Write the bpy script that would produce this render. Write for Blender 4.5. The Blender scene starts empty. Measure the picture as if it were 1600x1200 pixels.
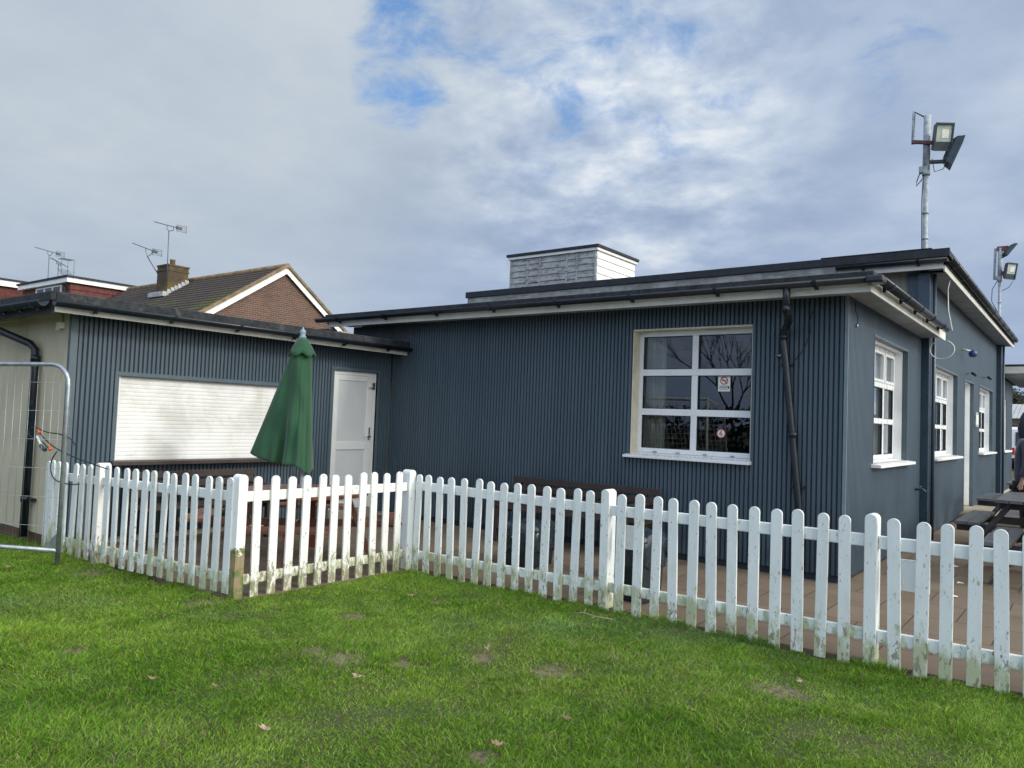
import bpy, math, random
import numpy as np
from mathutils import Vector, Matrix
random.seed(7)
RNG = np.random.default_rng(11)
S = bpy.context.scene
C = S.collection
R = math.radians
PI = math.pi

# ------------------------------------------------------------------ camera
H = 1.5
YAW, PITCH, ROLL, FPX = 0.65277, 0.04603, 0.03774, 1196.86
fw = Vector((-math.sin(YAW) * math.cos(PITCH), math.cos(YAW) * math.cos(PITCH), math.sin(PITCH)))
r0 = Vector((math.cos(YAW), math.sin(YAW), 0)); u0 = r0.cross(fw)
rt = r0 * math.cos(ROLL) + u0 * math.sin(ROLL); up = u0 * math.cos(ROLL) - r0 * math.sin(ROLL)
cam = bpy.data.cameras.new('camera'); co = bpy.data.objects.new('camera', cam); C.objects.link(co)
co.matrix_world = Matrix(((rt.x, up.x, -fw.x, 0), (rt.y, up.y, -fw.y, 0), (rt.z, up.z, -fw.z, H), (0, 0, 0, 1)))
cam.sensor_width = 36; cam.lens = 36 * FPX / 1600; cam.clip_end = 2000; cam.clip_start = 0.05
S.camera = co
S.view_settings.view_transform = 'Standard'; S.view_settings.look = 'None'
S.view_settings.exposure = 0.0; S.view_settings.gamma = 1

# ------------------------------------------------------------------ sun and sky
SUN_AZ = R(10)          # the sun stands to the right (+X), a little behind the buildings (+Y)
SUN_EL = R(27)
sdir = Vector((math.cos(SUN_AZ) * math.cos(SUN_EL), math.sin(SUN_AZ) * math.cos(SUN_EL), math.sin(SUN_EL)))
sl = bpy.data.lights.new('sun', 'SUN'); sl.energy = 1.6; sl.angle = R(10); sl.color = (1.0, 0.955, 0.88)
so = bpy.data.objects.new('sun', sl); C.objects.link(so)
so.rotation_euler = sdir.to_track_quat('Z', 'Y').to_euler()

W = bpy.data.worlds.new('World'); S.world = W; W.use_nodes = True
nt = W.node_tree; nt.nodes.clear()
def N(t, typ, **k):
    n = t.nodes.new(typ)
    for a, v in k.items():
        if a.startswith('i_'):
            n.inputs[a[2:].replace('_', ' ')].default_value = v
        else: setattr(n, a, v)
    return n
def L(t, a, b): t.links.new(a, b)
def ramp(t, pts, mode='LINEAR'):
    n = t.nodes.new('ShaderNodeValToRGB'); cr = n.color_ramp; cr.interpolation = mode
    while len(cr.elements) < len(pts): cr.elements.new(0.5)
    for e, (p, c) in zip(cr.elements, pts):
        e.position = p; e.color = (c[0], c[1], c[2], 1) if hasattr(c, '__len__') else (c, c, c, 1)
    return n
def math_(t, op, a, b=None, clamp=False):
    n = t.nodes.new('ShaderNodeMath'); n.operation = op; n.use_clamp = clamp
    for i, v in ((0, a), (1, b)):
        if v is None: continue
        if hasattr(v, 'links'): L(t, v, n.inputs[i])
        else: n.inputs[i].default_value = v
    return n.outputs[0]
def mixc(t, fac, a, b, mode='MIX'):
    n = t.nodes.new('ShaderNodeMix'); n.data_type = 'RGBA'; n.blend_type = mode
    for i, v in ((0, fac), (6, a), (7, b)):
        if hasattr(v, 'links'): L(t, v, n.inputs[i])
        elif hasattr(v, '__len__'): n.inputs[i].default_value = (v[0], v[1], v[2], 1)
        else: n.inputs[i].default_value = v
    return n.outputs[2]

def smooth(t, v, a, b, lo=0.0, hi=1.0):
    m = t.nodes.new('ShaderNodeMapRange'); m.interpolation_type = 'SMOOTHSTEP'; L(t, v, m.inputs[0])
    m.inputs[1].default_value = a; m.inputs[2].default_value = b; m.inputs[3].default_value = lo; m.inputs[4].default_value = hi
    return m.outputs[0]
def build_sky():
    t = nt
    out = N(t, 'ShaderNodeOutputWorld')
    tc = N(t, 'ShaderNodeTexCoord'); d = tc.outputs['Generated']
    sky = N(t, 'ShaderNodeTexSky', sky_type='NISHITA', sun_disc=False, sun_elevation=SUN_EL, sun_rotation=PI / 2 - SUN_AZ)
    sky.air_density = 1.3; sky.dust_density = 0.6
    hs = N(t, 'ShaderNodeHueSaturation'); hs.inputs['Saturation'].default_value = 1.55; L(t, sky.outputs[0], hs.inputs['Color'])
    b1 = N(t, 'ShaderNodeBackground'); L(t, mixc(t, 1.0, hs.outputs[0], (1.0, 1.02, 1.25), 'MULTIPLY'), b1.inputs[0]); b1.inputs[1].default_value = 0.15
    sx = N(t, 'ShaderNodeSeparateXYZ'); L(t, d, sx.inputs[0])
    # cloud layer seen in perspective: project the direction on a high plane
    zz = math_(t, 'ADD', math_(t, 'MAXIMUM', sx.outputs[2], 0.0), 0.22)
    cx = N(t, 'ShaderNodeCombineXYZ')
    L(t, math_(t, 'DIVIDE', sx.outputs[0], zz), cx.inputs[0]); L(t, math_(t, 'DIVIDE', sx.outputs[1], zz), cx.inputs[1])
    n1 = N(t, 'ShaderNodeTexNoise'); L(t, cx.outputs[0], n1.inputs['Vector'])
    n1.inputs['Scale'].default_value = 0.9; n1.inputs['Detail'].default_value = 6; n1.inputs['Roughness'].default_value = 0.46
    n1.inputs['Distortion'].default_value = 0.25
    n2 = N(t, 'ShaderNodeTexNoise'); L(t, cx.outputs[0], n2.inputs['Vector'])
    n2.inputs['Scale'].default_value = 4.2; n2.inputs['Detail'].default_value = 8; n2.inputs['Roughness'].default_value = 0.58
    n2.inputs['Distortion'].default_value = 0.1
    def blob(v, lo, hi):      # 1 near the direction v
        vv = Vector(v).normalized()
        dp = N(t, 'ShaderNodeVectorMath', operation='DOT_PRODUCT'); L(t, d, dp.inputs[0]); dp.inputs[1].default_value = vv
        mr = N(t, 'ShaderNodeMapRange', interpolation_type='SMOOTHSTEP'); L(t, dp.outputs['Value'], mr.inputs[0])
        mr.inputs[1].default_value = math.cos(R(hi)); mr.inputs[2].default_value = math.cos(R(lo))
        return mr.outputs[0]
    low = (0.285, 0.375, 0.53); mid = (0.385, 0.48, 0.645); hi_ = (0.54, 0.63, 0.76)
    v = math_(t, 'ADD', math_(t, 'MULTIPLY', n1.outputs[0], 0.70), math_(t, 'MULTIPLY', n2.outputs[0], 0.30))
    br = blob(BRIGHT, 2, 17)
    v = math_(t, 'ADD', v, math_(t, 'MULTIPLY', br, math_(t, 'MULTIPLY', math_(t, 'SUBTRACT', n2.outputs[0], 0.34), 0.85)))
    v = math_(t, 'ADD', v, math_(t, 'MULTIPLY', blob(TOPLEFT, 4, 24), 0.06))
    cr = ramp(t, [(0.34, low), (0.48, mid), (0.61, hi_), (0.76, (0.80, 0.85, 0.90))]); L(t, v, cr.inputs[0])
    hz = N(t, 'ShaderNodeMapRange'); L(t, sx.outputs[2], hz.inputs[0]); hz.inputs[1].default_value = 0.0; hz.inputs[2].default_value = 0.30
    cc = mixc(t, hz.outputs[0], mixc(t, 0.75, cr.outputs[0], (0.345, 0.445, 0.64)), cr.outputs[0])
    # warm grey tint high up on the left
    cc = mixc(t, math_(t, 'MULTIPLY', blob(TOPLEFT, 6, 30), 0.55), cc, (0.50, 0.56, 0.60))
    cc = mixc(t, blob(sdir, 10, 80), cc, (0.64, 0.63, 0.59))
    b2 = N(t, 'ShaderNodeBackground'); L(t, cc, b2.inputs[0])
    # sky strength raised overhead and behind the camera, added fill for the shaded fronts
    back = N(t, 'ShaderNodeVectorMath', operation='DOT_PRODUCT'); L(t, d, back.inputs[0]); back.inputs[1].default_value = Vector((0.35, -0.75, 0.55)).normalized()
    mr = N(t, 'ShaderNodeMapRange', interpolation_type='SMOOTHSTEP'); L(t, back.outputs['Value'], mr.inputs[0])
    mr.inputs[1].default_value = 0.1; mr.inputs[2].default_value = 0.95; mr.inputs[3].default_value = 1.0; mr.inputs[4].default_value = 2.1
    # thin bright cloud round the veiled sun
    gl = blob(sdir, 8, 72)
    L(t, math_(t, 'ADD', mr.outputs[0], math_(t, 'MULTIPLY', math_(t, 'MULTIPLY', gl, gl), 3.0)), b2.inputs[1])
    # clear patches
    gap = math_(t, 'MAXIMUM', math_(t, 'MAXIMUM', blob(BLUE1, 0.5, 8), blob(BLUE2, 0.5, 5)), math_(t, 'MAXIMUM', math_(t, 'MULTIPLY', blob(BLUE3, 0.5, 14), 0.72), math_(t, 'MULTIPLY', blob(BLUE4, 0.5, 5), 0.55)))
    n3 = N(t, 'ShaderNodeTexNoise'); L(t, cx.outputs[0], n3.inputs['Vector'])
    n3.inputs['Scale'].default_value = 6.5; n3.inputs['Detail'].default_value = 9; n3.inputs['Roughness'].default_value = 0.62; n3.inputs['Distortion'].default_value = 0.5
    g2 = math_(t, 'ADD', math_(t, 'MULTIPLY', gap, 0.50), math_(t, 'MULTIPLY', math_(t, 'SUBTRACT', 0.5, n3.outputs[0]), 1.7))
    g3 = N(t, 'ShaderNodeMapRange', interpolation_type='SMOOTHSTEP'); L(t, g2, g3.inputs[0])
    g3.inputs[1].default_value = 0.18; g3.inputs[2].default_value = 0.85; g3.inputs[4].default_value = 0.82
    g3_ = math_(t, 'MULTIPLY', g3.outputs[0], smooth(t, gap, 0.02, 0.3))
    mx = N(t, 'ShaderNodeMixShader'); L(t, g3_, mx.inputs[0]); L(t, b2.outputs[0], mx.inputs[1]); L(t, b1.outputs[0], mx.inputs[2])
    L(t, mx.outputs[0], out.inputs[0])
def dirpx(x, y): return rt * (x - 800) / FPX + up * (600 - y) / FPX + fw
BRIGHT = dirpx(960, 190); TOPLEFT = dirpx(220, 60)
BLUE1 = dirpx(690, 10); BLUE2 = dirpx(630, 120); BLUE3 = dirpx(930, 50); BLUE4 = dirpx(1400, 90)
build_sky()

# ------------------------------------------------------------------ materials
def pos_node(t):
    g = t.nodes.new('ShaderNodeNewGeometry'); return g.outputs['Position']
def noise(t, vec, scale, detail=4, rough=0.55, dist=0.0, stretch=None):
    if stretch:
        m = t.nodes.new('ShaderNodeMapping'); m.inputs['Scale'].default_value = stretch; L(t, vec, m.inputs[0]); vec = m.outputs[0]
    n = t.nodes.new('ShaderNodeTexNoise'); L(t, vec, n.inputs['Vector'])
    n.inputs['Scale'].default_value = scale; n.inputs['Detail'].default_value = detail
    n.inputs['Roughness'].default_value = rough; n.inputs['Distortion'].default_value = dist
    return n.outputs[0]
def newmat(name):
    m = bpy.data.materials.new(name); m.use_nodes = True; t = m.node_tree; t.nodes.clear()
    o = t.nodes.new('ShaderNodeOutputMaterial'); b = t.nodes.new('ShaderNodeBsdfPrincipled'); L(t, b.outputs[0], o.inputs[0])
    return m, t, b
def bump(t, b, h, strength=0.3, dist=0.01):
    n = t.nodes.new('ShaderNodeBump'); n.inputs['Strength'].default_value = strength; n.inputs['Distance'].default_value = dist
    L(t, h, n.inputs['Height']); L(t, n.outputs[0], b.inputs['Normal'])
def simple(name, col, rough=0.6, var=0.12, scale=6, metal=0.0, bmp=0.0, stretch=None, col2=None, dirt=None):
    m, t, b = newmat(name); p = pos_node(t)
    n1 = noise(t, p, scale, 6, 0.6, 0, stretch)
    c2 = col2 or tuple(c * (1 - 2.2 * var) for c in col)
    c1 = tuple(min(1, c * (1 + var)) for c in col)
    c = mixc(t, smooth(t, n1, 0.3, 0.7), c2, c1)
    if dirt:
        n2 = noise(t, p, dirt[1], 6, 0.65, 0.3, dirt[3] if len(dirt) > 3 else None)
        c = mixc(t, smooth(t, n2, dirt[2], dirt[2] + 0.12, 0, 0.85), c, dirt[0])
    L(t, c, b.inputs['Base Color']); b.inputs['Roughness'].default_value = rough; b.inputs['Metallic'].default_value = metal
    rr = smooth(t, noise(t, p, scale * 3, 3), 0.2, 0.8, max(0, rough - 0.1), min(1, rough + 0.1)); L(t, rr, b.inputs['Roughness'])
    if bmp: bump(t, b, noise(t, p, scale * 8, 4, 0.6, 0, stretch), bmp, 0.004)
    return m
M = {}
def cladding_mat():
    m, t, b = newmat('slate_blue_cladding'); p = pos_node(t)
    n = noise(t, p, 1.1, 5, 0.6, 0.2, (1, 1, 0.35)); n2 = noise(t, p, 40, 3, 0.6, 0, (1, 1, 0.05))
    c = mixc(t, smooth(t, n, 0.3, 0.7), (0.051, 0.080, 0.106), (0.064, 0.097, 0.126))
    c = mixc(t, smooth(t, n2, 0.35, 0.75, 0, 0.35), c, (0.072, 0.108, 0.138))
    sp = t.nodes.new('ShaderNodeSeparateXYZ'); L(t, p, sp.inputs[0])
    wn = t.nodes.new('ShaderNodeTexWhiteNoise'); wn.noise_dimensions = '1D'
    L(t, math_(t, 'FLOOR', math_(t, 'DIVIDE', math_(t, 'ADD', sp.outputs[0], sp.outputs[1]), 0.198)), wn.inputs['W'])
    c = mixc(t, math_(t, 'MULTIPLY', wn.outputs['Value'], 0.35), c, (0.040, 0.066, 0.092))
    st_ = noise(t, p, 7, 4, 0.6, 0, (1, 1, 0.12))
    c = mixc(t, smooth(t, st_, 0.56, 0.72, 0, 0.35), c, (0.10, 0.125, 0.14))
    # splash dirt low down
    s = t.nodes.new('ShaderNodeSeparateXYZ'); L(t, p, s.inputs[0])
    low = math_(t, 'MULTIPLY', smooth(t, s.outputs[2], 1.1, 0.2), smooth(t, noise(t, p, 1.3, 5, 0.6, 0, (1, 0.6, 0.6)), 0.44, 0.60))
    c = mixc(t, math_(t, 'MULTIPLY', low, 0.75), c, (0.026, 0.042, 0.058))
    L(t, c, b.inputs['Base Color']); b.inputs['Roughness'].default_value = 0.45
    b.inputs['Specular IOR Level'].default_value = 0.45
    bump(t, b, noise(t, p, 120, 3, 0.6, 0, (1, 1, 0.08)), 0.08, 0.002)
    return m
M['clad'] = cladding_mat()
M['clad_back'] = simple('groove_backing', (0.012, 0.022, 0.032), 0.8)
M['trim_blue'] = simple('slate_blue_trim', (0.07, 0.105, 0.13), 0.45, 0.05)
M['trim_light'] = simple('pale_corner_trim', (0.16, 0.21, 0.235), 0.45, 0.05)
M['pilaster'] = simple('dark_blue_casing', (0.03, 0.055, 0.08), 0.35, 0.08)
M['panel_grey'] = simple('bare_cement_panel', (0.075, 0.09, 0.10), 0.9, 0.15, 5)
M['black_pvc'] = simple('black_plastic_pipe', (0.008, 0.013, 0.020), 0.35, 0.15, 9, dirt=((0.03, 0.035, 0.035), 7, 0.62))
M['felt'] = simple('mineral_roof_felt', (0.026, 0.031, 0.037), 0.95, 0.25, 14, bmp=0.5, dirt=((0.07, 0.075, 0.07), 5, 0.58))
M['felt_dark'] = simple('dark_roof_edging', (0.015, 0.020, 0.027), 0.7, 0.2, 8)
M['white_upvc'] = simple('white_upvc', (0.74, 0.76, 0.76), 0.3, 0.03, 3)
M['white_bright'] = simple('white_gloss_sill', (0.82, 0.83, 0.82), 0.4, 0.03, 3, dirt=((0.45, 0.46, 0.40), 9, 0.66))
M['cream_reveal'] = simple('cream_painted_reveal', (0.62, 0.58, 0.45), 0.7, 0.08, 5)
M['fascia_white'] = simple('grubby_white_fascia', (0.66, 0.66, 0.60), 0.55, 0.06, 4, dirt=((0.30, 0.31, 0.26), 5, 0.6, (0.3, 0.3, 2)))
M['fascia_grey'] = simple('weathered_grey_fascia', (0.27, 0.28, 0.27), 0.8, 0.16, 5, dirt=((0.14, 0.14, 0.13), 9, 0.52, (0.35, 0.35, 2.5)))
M['soffit'] = simple('soffit_board', (0.34, 0.37, 0.38), 0.8, 0.1, 4)
def render_mat(name, base, stain, zlo=0.0):
    m, t, b = newmat(name); p = pos_node(t)
    n = noise(t, p, 2.0, 6, 0.6, 0.2); n2 = noise(t, p, 3.0, 6, 0.6, 0.3, (2.2, 2.2, 0.35))
    c = mixc(t, smooth(t, n, 0.3, 0.7), tuple(x * 0.86 for x in base), base)
    c = mixc(t, smooth(t, n2, 0.5, 0.72, 0, 0.7), c, stain)
    c = mixc(t, smooth(t, noise(t, p, 160, 2), 0.55, 0.75, 0, 0.35), c, tuple(x * 0.6 for x in base))
    L(t, c, b.inputs['Base Color']); b.inputs['Roughness'].default_value = 0.92
    bump(t, b, noise(t, p, 130, 3), 0.5, 0.004)
    return m
M['beige_render'] = render_mat('beige_pebbledash', (0.56, 0.51, 0.38), (0.42, 0.39, 0.27))
M['beige_wall'] = render_mat('stained_beige_wall', (0.40, 0.38, 0.32), (0.22, 0.21, 0.18))
def picket_mat(name, white, wood=0.0):
    m, t, b = newmat(name); p = pos_node(t)
    s = t.nodes.new('ShaderNodeSeparateXYZ'); L(t, p, s.inputs[0]); z = s.outputs[2]
    oi = t.nodes.new('ShaderNodeObjectInfo'); rnd = oi.outputs['Random']
    c = mixc(t, smooth(t, noise(t, p, 9, 4, 0.6, 0, (1, 1, 0.3)), 0.3, 0.7), tuple(x * 0.93 for x in white), white)
    # green algae near the ground
    al = noise(t, p, 13, 5, 0.65, 0.2, (1, 1, 0.45))
    lowm = smooth(t, z, 0.42, 0.0)
    am = smooth(t, math_(t, 'ADD', al, math_(t, 'ADD', math_(t, 'MULTIPLY', lowm, 0.30), math_(t, 'MULTIPLY', rnd, 0.08))), 0.66, 0.84)
    c = mixc(t, math_(t, 'MULTIPLY', am, 0.75), c, (0.34, 0.38, 0.17))
    # flaked paint showing grey wood
    fl = noise(t, p, 34, 6, 0.7, 0.4, (1, 1, 0.4))
    fm = smooth(t, math_(t, 'ADD', fl, math_(t, 'MULTIPLY', lowm, 0.11 + wood)), 0.655 - wood * 0.25, 0.67 - wood * 0.25)
    c = mixc(t, math_(t, 'MULTIPLY', fm, 0.85), c, mixc(t, noise(t, p, 30, 4, 0.6, 0, (1, 1, 0.1)), (0.10, 0.10, 0.06), (0.30, 0.26, 0.17)))
    # small scuffs at any height
    sc = noise(t, p, 70, 4, 0.6, 0.2, (1, 1, 0.35)); sm_ = math_(t, 'MULTIPLY', smooth(t, sc, 0.645, 0.665), smooth(t, noise(t, p, 5, 2), 0.36, 0.5))
    c = mixc(t, math_(t, 'MULTIPLY', sm_, 0.75), c, (0.22, 0.20, 0.14))
    c = mixc(t, smooth(t, noise(t, p, 16, 4, 0.6, 0, (1, 1, 0.25)), 0.52, 0.75, 0, 0.35), c, (0.50, 0.53, 0.45))
    # knots and scuffs
    vo = t.nodes.new('ShaderNodeTexVoronoi'); mp = t.nodes.new('ShaderNodeMapping'); mp.inputs['Scale'].default_value = (1, 1, 0.6)
    L(t, p, mp.inputs[0]); L(t, mp.outputs[0], vo.inputs['Vector']); vo.inputs['Scale'].default_value = 8.5
    c = mixc(t, smooth(t, vo.outputs['Distance'], 0.10, 0.04, 0, 0.7), c, (0.28, 0.27, 0.22))
    L(t, c, b.inputs['Base Color']); b.inputs['Roughness'].default_value = 0.55
    bump(t, b, fl, 0.25, 0.003)
    return m
M['picket'] = picket_mat('weathered_white_paint', (0.74, 0.78, 0.78))
M['picket_worn'] = picket_mat('flaking_white_paint', (0.80, 0.80, 0.77), 0.07)
def rotten_post_mat():
    m, t, b = newmat('rotting_post_paint'); p = pos_node(t)
    s = t.nodes.new('ShaderNodeSeparateXYZ'); L(t, p, s.inputs[0]); z = s.outputs[2]
    n = noise(t, p, 12, 5, 0.65, 0.3)
    edge = math_(t, 'ADD', z, math_(t, 'MULTIPLY', math_(t, 'SUBTRACT', n, 0.5), 0.55))
    wood = mixc(t, noise(t, p, 26, 5, 0.65, 0, (1, 1, 0.08)), (0.13, 0.10, 0.055), (0.42, 0.33, 0.20))
    green = mixc(t, smooth(t, noise(t, p, 9, 4), 0.42, 0.6), wood, (0.10, 0.15, 0.03))
    c = mixc(t, smooth(t, edge, 0.37, 0.40), green, (0.82, 0.83, 0.80))
    fl = noise(t, p, 22, 6, 0.7, 0.5, (1, 1, 0.5))
    c = mixc(t, smooth(t, fl, 0.66, 0.68, 0, 0.9), c, (0.38, 0.25, 0.13))
    L(t, c, b.inputs['Base Color']); b.inputs['Roughness'].default_value = 0.7; bump(t, b, n, 0.4, 0.004)
    return m
M['rotten'] = rotten_post_mat()
def shutter_mat():
    m, t, b = newmat('white_roller_shutter_paint'); p = pos_node(t)
    c = mixc(t, smooth(t, noise(t, p, 1.6, 6, 0.65, 0.4), 0.42, 0.68), (0.74, 0.75, 0.74), (0.57, 0.57, 0.54))
    c = mixc(t, smooth(t, noise(t, p, 5, 6, 0.7, 0.6, (1, 1, 2)), 0.62, 0.8, 0, 0.3), c, (0.45, 0.41, 0.32))
    L(t, c, b.inputs['Base Color']); b.inputs['Roughness'].default_value = 0.45
    return m
M['shutter'] = shutter_mat()
M['door_white'] = simple('grey_white_door_panel', (0.62, 0.65, 0.67), 0.35, 0.03, 2)
M['door_frame'] = simple('white_door_frame', (0.74, 0.77, 0.76), 0.35, 0.03, 2)
M['metal'] = simple('galvanised_steel', (0.42, 0.46, 0.49), 0.38, 0.12, 14, metal=0.75)
M['chrome'] = simple('polished_handle', (0.6, 0.6, 0.6), 0.25, 0.05, 9, metal=1.0)
M['pole_grey'] = simple('painted_grey_pole', (0.34, 0.38, 0.40), 0.5, 0.15, 14, dirt=((0.18, 0.20, 0.20), 12, 0.56))
M['lamp_black'] = simple('floodlight_housing', (0.028, 0.045, 0.055), 0.4, 0.15, 12)
M['rust_red'] = simple('red_brown_bracket', (0.16, 0.06, 0.06), 0.7, 0.2, 18)
M['lamp_glass'] = simple('floodlight_glass', (0.45, 0.52, 0.46), 0.12, 0.1, 8)
M['reflector'] = simple('floodlight_reflector', (0.78, 0.80, 0.70), 0.2, 0.1, 8)
def brick_mat(name, axis, a, b_, mortar, scale=1.0, bw=0.225, bh=0.075, moss=None, grime=0.3, vary=0.0):
    m, t, b = newmat(name); p = pos_node(t)
    s = t.nodes.new('ShaderNodeSeparateXYZ'); L(t, p, s.inputs[0]); cb = t.nodes.new('ShaderNodeCombineXYZ')
    if axis == 'XY': L(t, math_(t, 'ADD', s.outputs[0], s.outputs[1]), cb.inputs[0]); L(t, s.outputs[2], cb.inputs[1])
    elif axis == 'G': L(t, s.outputs[0], cb.inputs[0]); L(t, s.outputs[1], cb.inputs[1])
    else: L(t, s.outputs[0 if axis == 'X' else 1], cb.inputs[0]); L(t, s.outputs[2], cb.inputs[1])
    k = t.nodes.new('ShaderNodeTexBrick'); L(t, cb.outputs[0], k.inputs['Vector'])
    k.inputs['Color1'].default_value = (*a, 1); k.inputs['Color2'].default_value = (*b_, 1); k.inputs['Mortar'].default_value = (*mortar, 1)
    k.inputs['Scale'].default_value = scale; k.inputs['Brick Width'].default_value = bw; k.inputs['Row Height'].default_value = bh
    k.inputs['Mortar Size'].default_value = 0.008 if axis != 'G' else 0.006
    k.inputs['Mortar Smooth'].default_value = 0.2; k.inputs['Bias'].default_value = 0.0
    c = k.outputs['Color']
    c = mixc(t, smooth(t, noise(t, p, 1.2, 6, 0.65, 0.3), 0.4, 0.7, 0, grime), c, tuple(x * 0.45 for x in a))
    if moss: c = mixc(t, smooth(t, noise(t, p, moss[1], 5, 0.65), moss[2], moss[2] + 0.15, 0, 0.85), c, moss[0])
    L(t, c, b.inputs['Base Color']); b.inputs['Roughness'].default_value = 0.85
    bump(t, b, k.outputs['Fac'], -0.3, 0.008)
    return m, t, b
M['brick_gable'] = brick_mat('red_brown_brick', 'Y', (0.135, 0.066, 0.047), (0.08, 0.043, 0.033), (0.20, 0.16, 0.13))[0]
M['brick_chimney'] = brick_mat('mossy_chimney_brick', 'XY', (0.075, 0.045, 0.028), (0.055, 0.036, 0.022), (0.075, 0.065, 0.045), moss=((0.12, 0.095, 0.02), 1.6, 0.46))[0]
M['brick_plinth'] = brick_mat('damp_brick_plinth', 'X', (0.13, 0.06, 0.04), (0.09, 0.045, 0.03), (0.12, 0.10, 0.08))[0]
def patio_mat():
    m, t, b = brick_mat('buff_brown_paving', 'G', (0.190, 0.140, 0.094), (0.150, 0.112, 0.078), (0.035, 0.028, 0.022), bw=0.6, bh=0.6, grime=0.45)
    b.inputs['Roughness'].default_value = 0.75
    return m
M['patio'] = patio_mat()
def tile_mat(name, a, b_, moss=None):
    m, t, b = newmat(name); p = pos_node(t)
    s = t.nodes.new('ShaderNodeSeparateXYZ'); L(t, p, s.inputs[0])
    w = math_(t, 'SINE', math_(t, 'MULTIPLY', math_(t, 'ADD', s.outputs[0], 0.0), 2 * PI / 0.30))
    c = mixc(t, smooth(t, noise(t, p, 2.6, 5, 0.6), 0.3, 0.7), a, b_)
    if moss:
        mm = smooth(t, noise(t, p, 0.55, 6, 0.7, 0.4), 0.47, 0.6)
        zz = smooth(t, s.outputs[2], 6.3, 5.0)
        c = mixc(t, math_(t, 'MULTIPLY', math_(t, 'MULTIPLY', mm, zz), 0.8), c, moss)
    L(t, c, b.inputs['Base Color']); b.inputs['Roughness'].default_value = 0.9
    bump(t, b, w, 0.9, 0.05)
    return m
M['roof_tile'] = tile_mat('brown_concrete_tiles', (0.066, 0.047, 0.040), (0.045, 0.034, 0.030), (0.085, 0.095, 0.012))
M['ridge_tile'] = simple('lichened_ridge_tile', (0.22, 0.16, 0.09), 0.9, 0.2, 4)
M['hung_tile'] = simple('red_hung_tiles', (0.13, 0.036, 0.030), 0.8, 0.22, 9, dirt=((0.05, 0.03, 0.03), 2.0, 0.60))
M['lead'] = simple('lead_flashing', (0.42, 0.44, 0.44), 0.6, 0.2, 9)
M['aerial'] = simple('grey_aerial_metal', (0.13, 0.15, 0.17), 0.5, 0.1, 9, metal=0.2)
M['clapboard_worn'] = simple('flaking_clapboard', (0.36, 0.375, 0.38), 0.8, 0.12, 4, dirt=((0.12, 0.125, 0.13), 14, 0.50, (0.45, 1, 1.6)))
M['clapboard_white'] = simple('white_clapboard', (0.80, 0.80, 0.77), 0.6, 0.05, 6, dirt=((0.45, 0.45, 0.40), 8, 0.66, (1, 1, 2.2)))
def wood_mat(name, a, b_, rough=0.6):
    m, t, b = newmat(name); p = pos_node(t)
    n = noise(t, p, 9, 6, 0.65, 1.0, (1, 1, 1.0)); n2 = noise(t, p, 2.3, 4)
    c = mixc(t, smooth(t, n, 0.3, 0.7), a, b_)
    c = mixc(t, smooth(t, n2, 0.5, 0.7, 0, 0.4), c, tuple(x * 0.55 for x in a))
    L(t, c, b.inputs['Base Color']); b.inputs['Roughness'].default_value = rough
    return m
M['red_wood'] = wood_mat('red_brown_stained_wood', (0.20, 0.075, 0.045), (0.13, 0.05, 0.035), 0.45)
M['dark_wood'] = wood_mat('dark_brown_stained_wood', (0.052, 0.034, 0.030), (0.032, 0.022, 0.020), 0.55)
M['black_wood'] = wood_mat('weathered_black_wood', (0.040, 0.040, 0.045), (0.075, 0.075, 0.08), 0.55)
M['grey_wood_top'] = wood_mat('worn_grey_table_boards', (0.13, 0.135, 0.145), (0.085, 0.088, 0.095), 0.45)
def fabric(name, col, scale=300):
    m, t, b = newmat(name); p = pos_node(t)
    c = mixc(t, smooth(t, noise(t, p, 5, 5, 0.6), 0.3, 0.7), tuple(x * 0.8 for x in col), col)
    L(t, c, b.inputs['Base Color']); b.inputs['Roughness'].default_value = 0.85
    b.inputs['Sheen Weight'].default_value = 0.2; bump(t, b, noise(t, p, scale, 2), 0.15, 0.002)
    return m
M['green_cloth'] = fabric('faded_green_canvas', (0.010, 0.070, 0.028))
M['finial'] = simple('pale_plastic_finial', (0.20, 0.28, 0.32), 0.4, 0.08)
M['navy_cloth'] = fabric('dark_navy_hood', (0.02, 0.024, 0.04))
M['puffer'] = fabric('slate_purple_puffer', (0.085, 0.085, 0.13))
M['skin'] = simple('skin', (0.50, 0.30, 0.22), 0.55, 0.06)
M['hair'] = simple('grey_beard_hair', (0.35, 0.33, 0.30), 0.8)
M['trouser'] = fabric('dark_trousers', (0.03, 0.03, 0.04))
M['bin_black'] = simple('black_bin_plastic', (0.015, 0.022, 0.03), 0.35, 0.15, 8)
M['liner'] = simple('crumpled_bin_liner', (0.022, 0.034, 0.046), 0.22, 0.25, 12)
M['lime'] = simple('lime_label', (0.42, 0.52, 0.12), 0.6, 0.1, 30)
M['curtain'] = fabric('cream_curtain', (0.62, 0.58, 0.46))
M['blind'] = fabric('grey_green_blind', (0.34, 0.37, 0.35))
M['burgundy'] = fabric('burgundy_curtain', (0.09, 0.022, 0.035))
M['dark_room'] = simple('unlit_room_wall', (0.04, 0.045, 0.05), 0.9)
M['paper'] = simple('white_paper', (0.72, 0.74, 0.66), 0.6, 0.03)
M['red_ink'] = simple('red_print', (0.42, 0.03, 0.07), 0.5, 0.03)
M['black_ink'] = simple('dark_print', (0.03, 0.03, 0.035), 0.5, 0.03)
M['orange'] = simple('orange_plastic', (0.70, 0.14, 0.035), 0.45, 0.1)
M['black_cord'] = simple('black_elastic_cord', (0.015, 0.017, 0.02), 0.7)
M['white_cable'] = simple('white_cable_sheath', (0.66, 0.70, 0.68), 0.5, 0.1)
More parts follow.
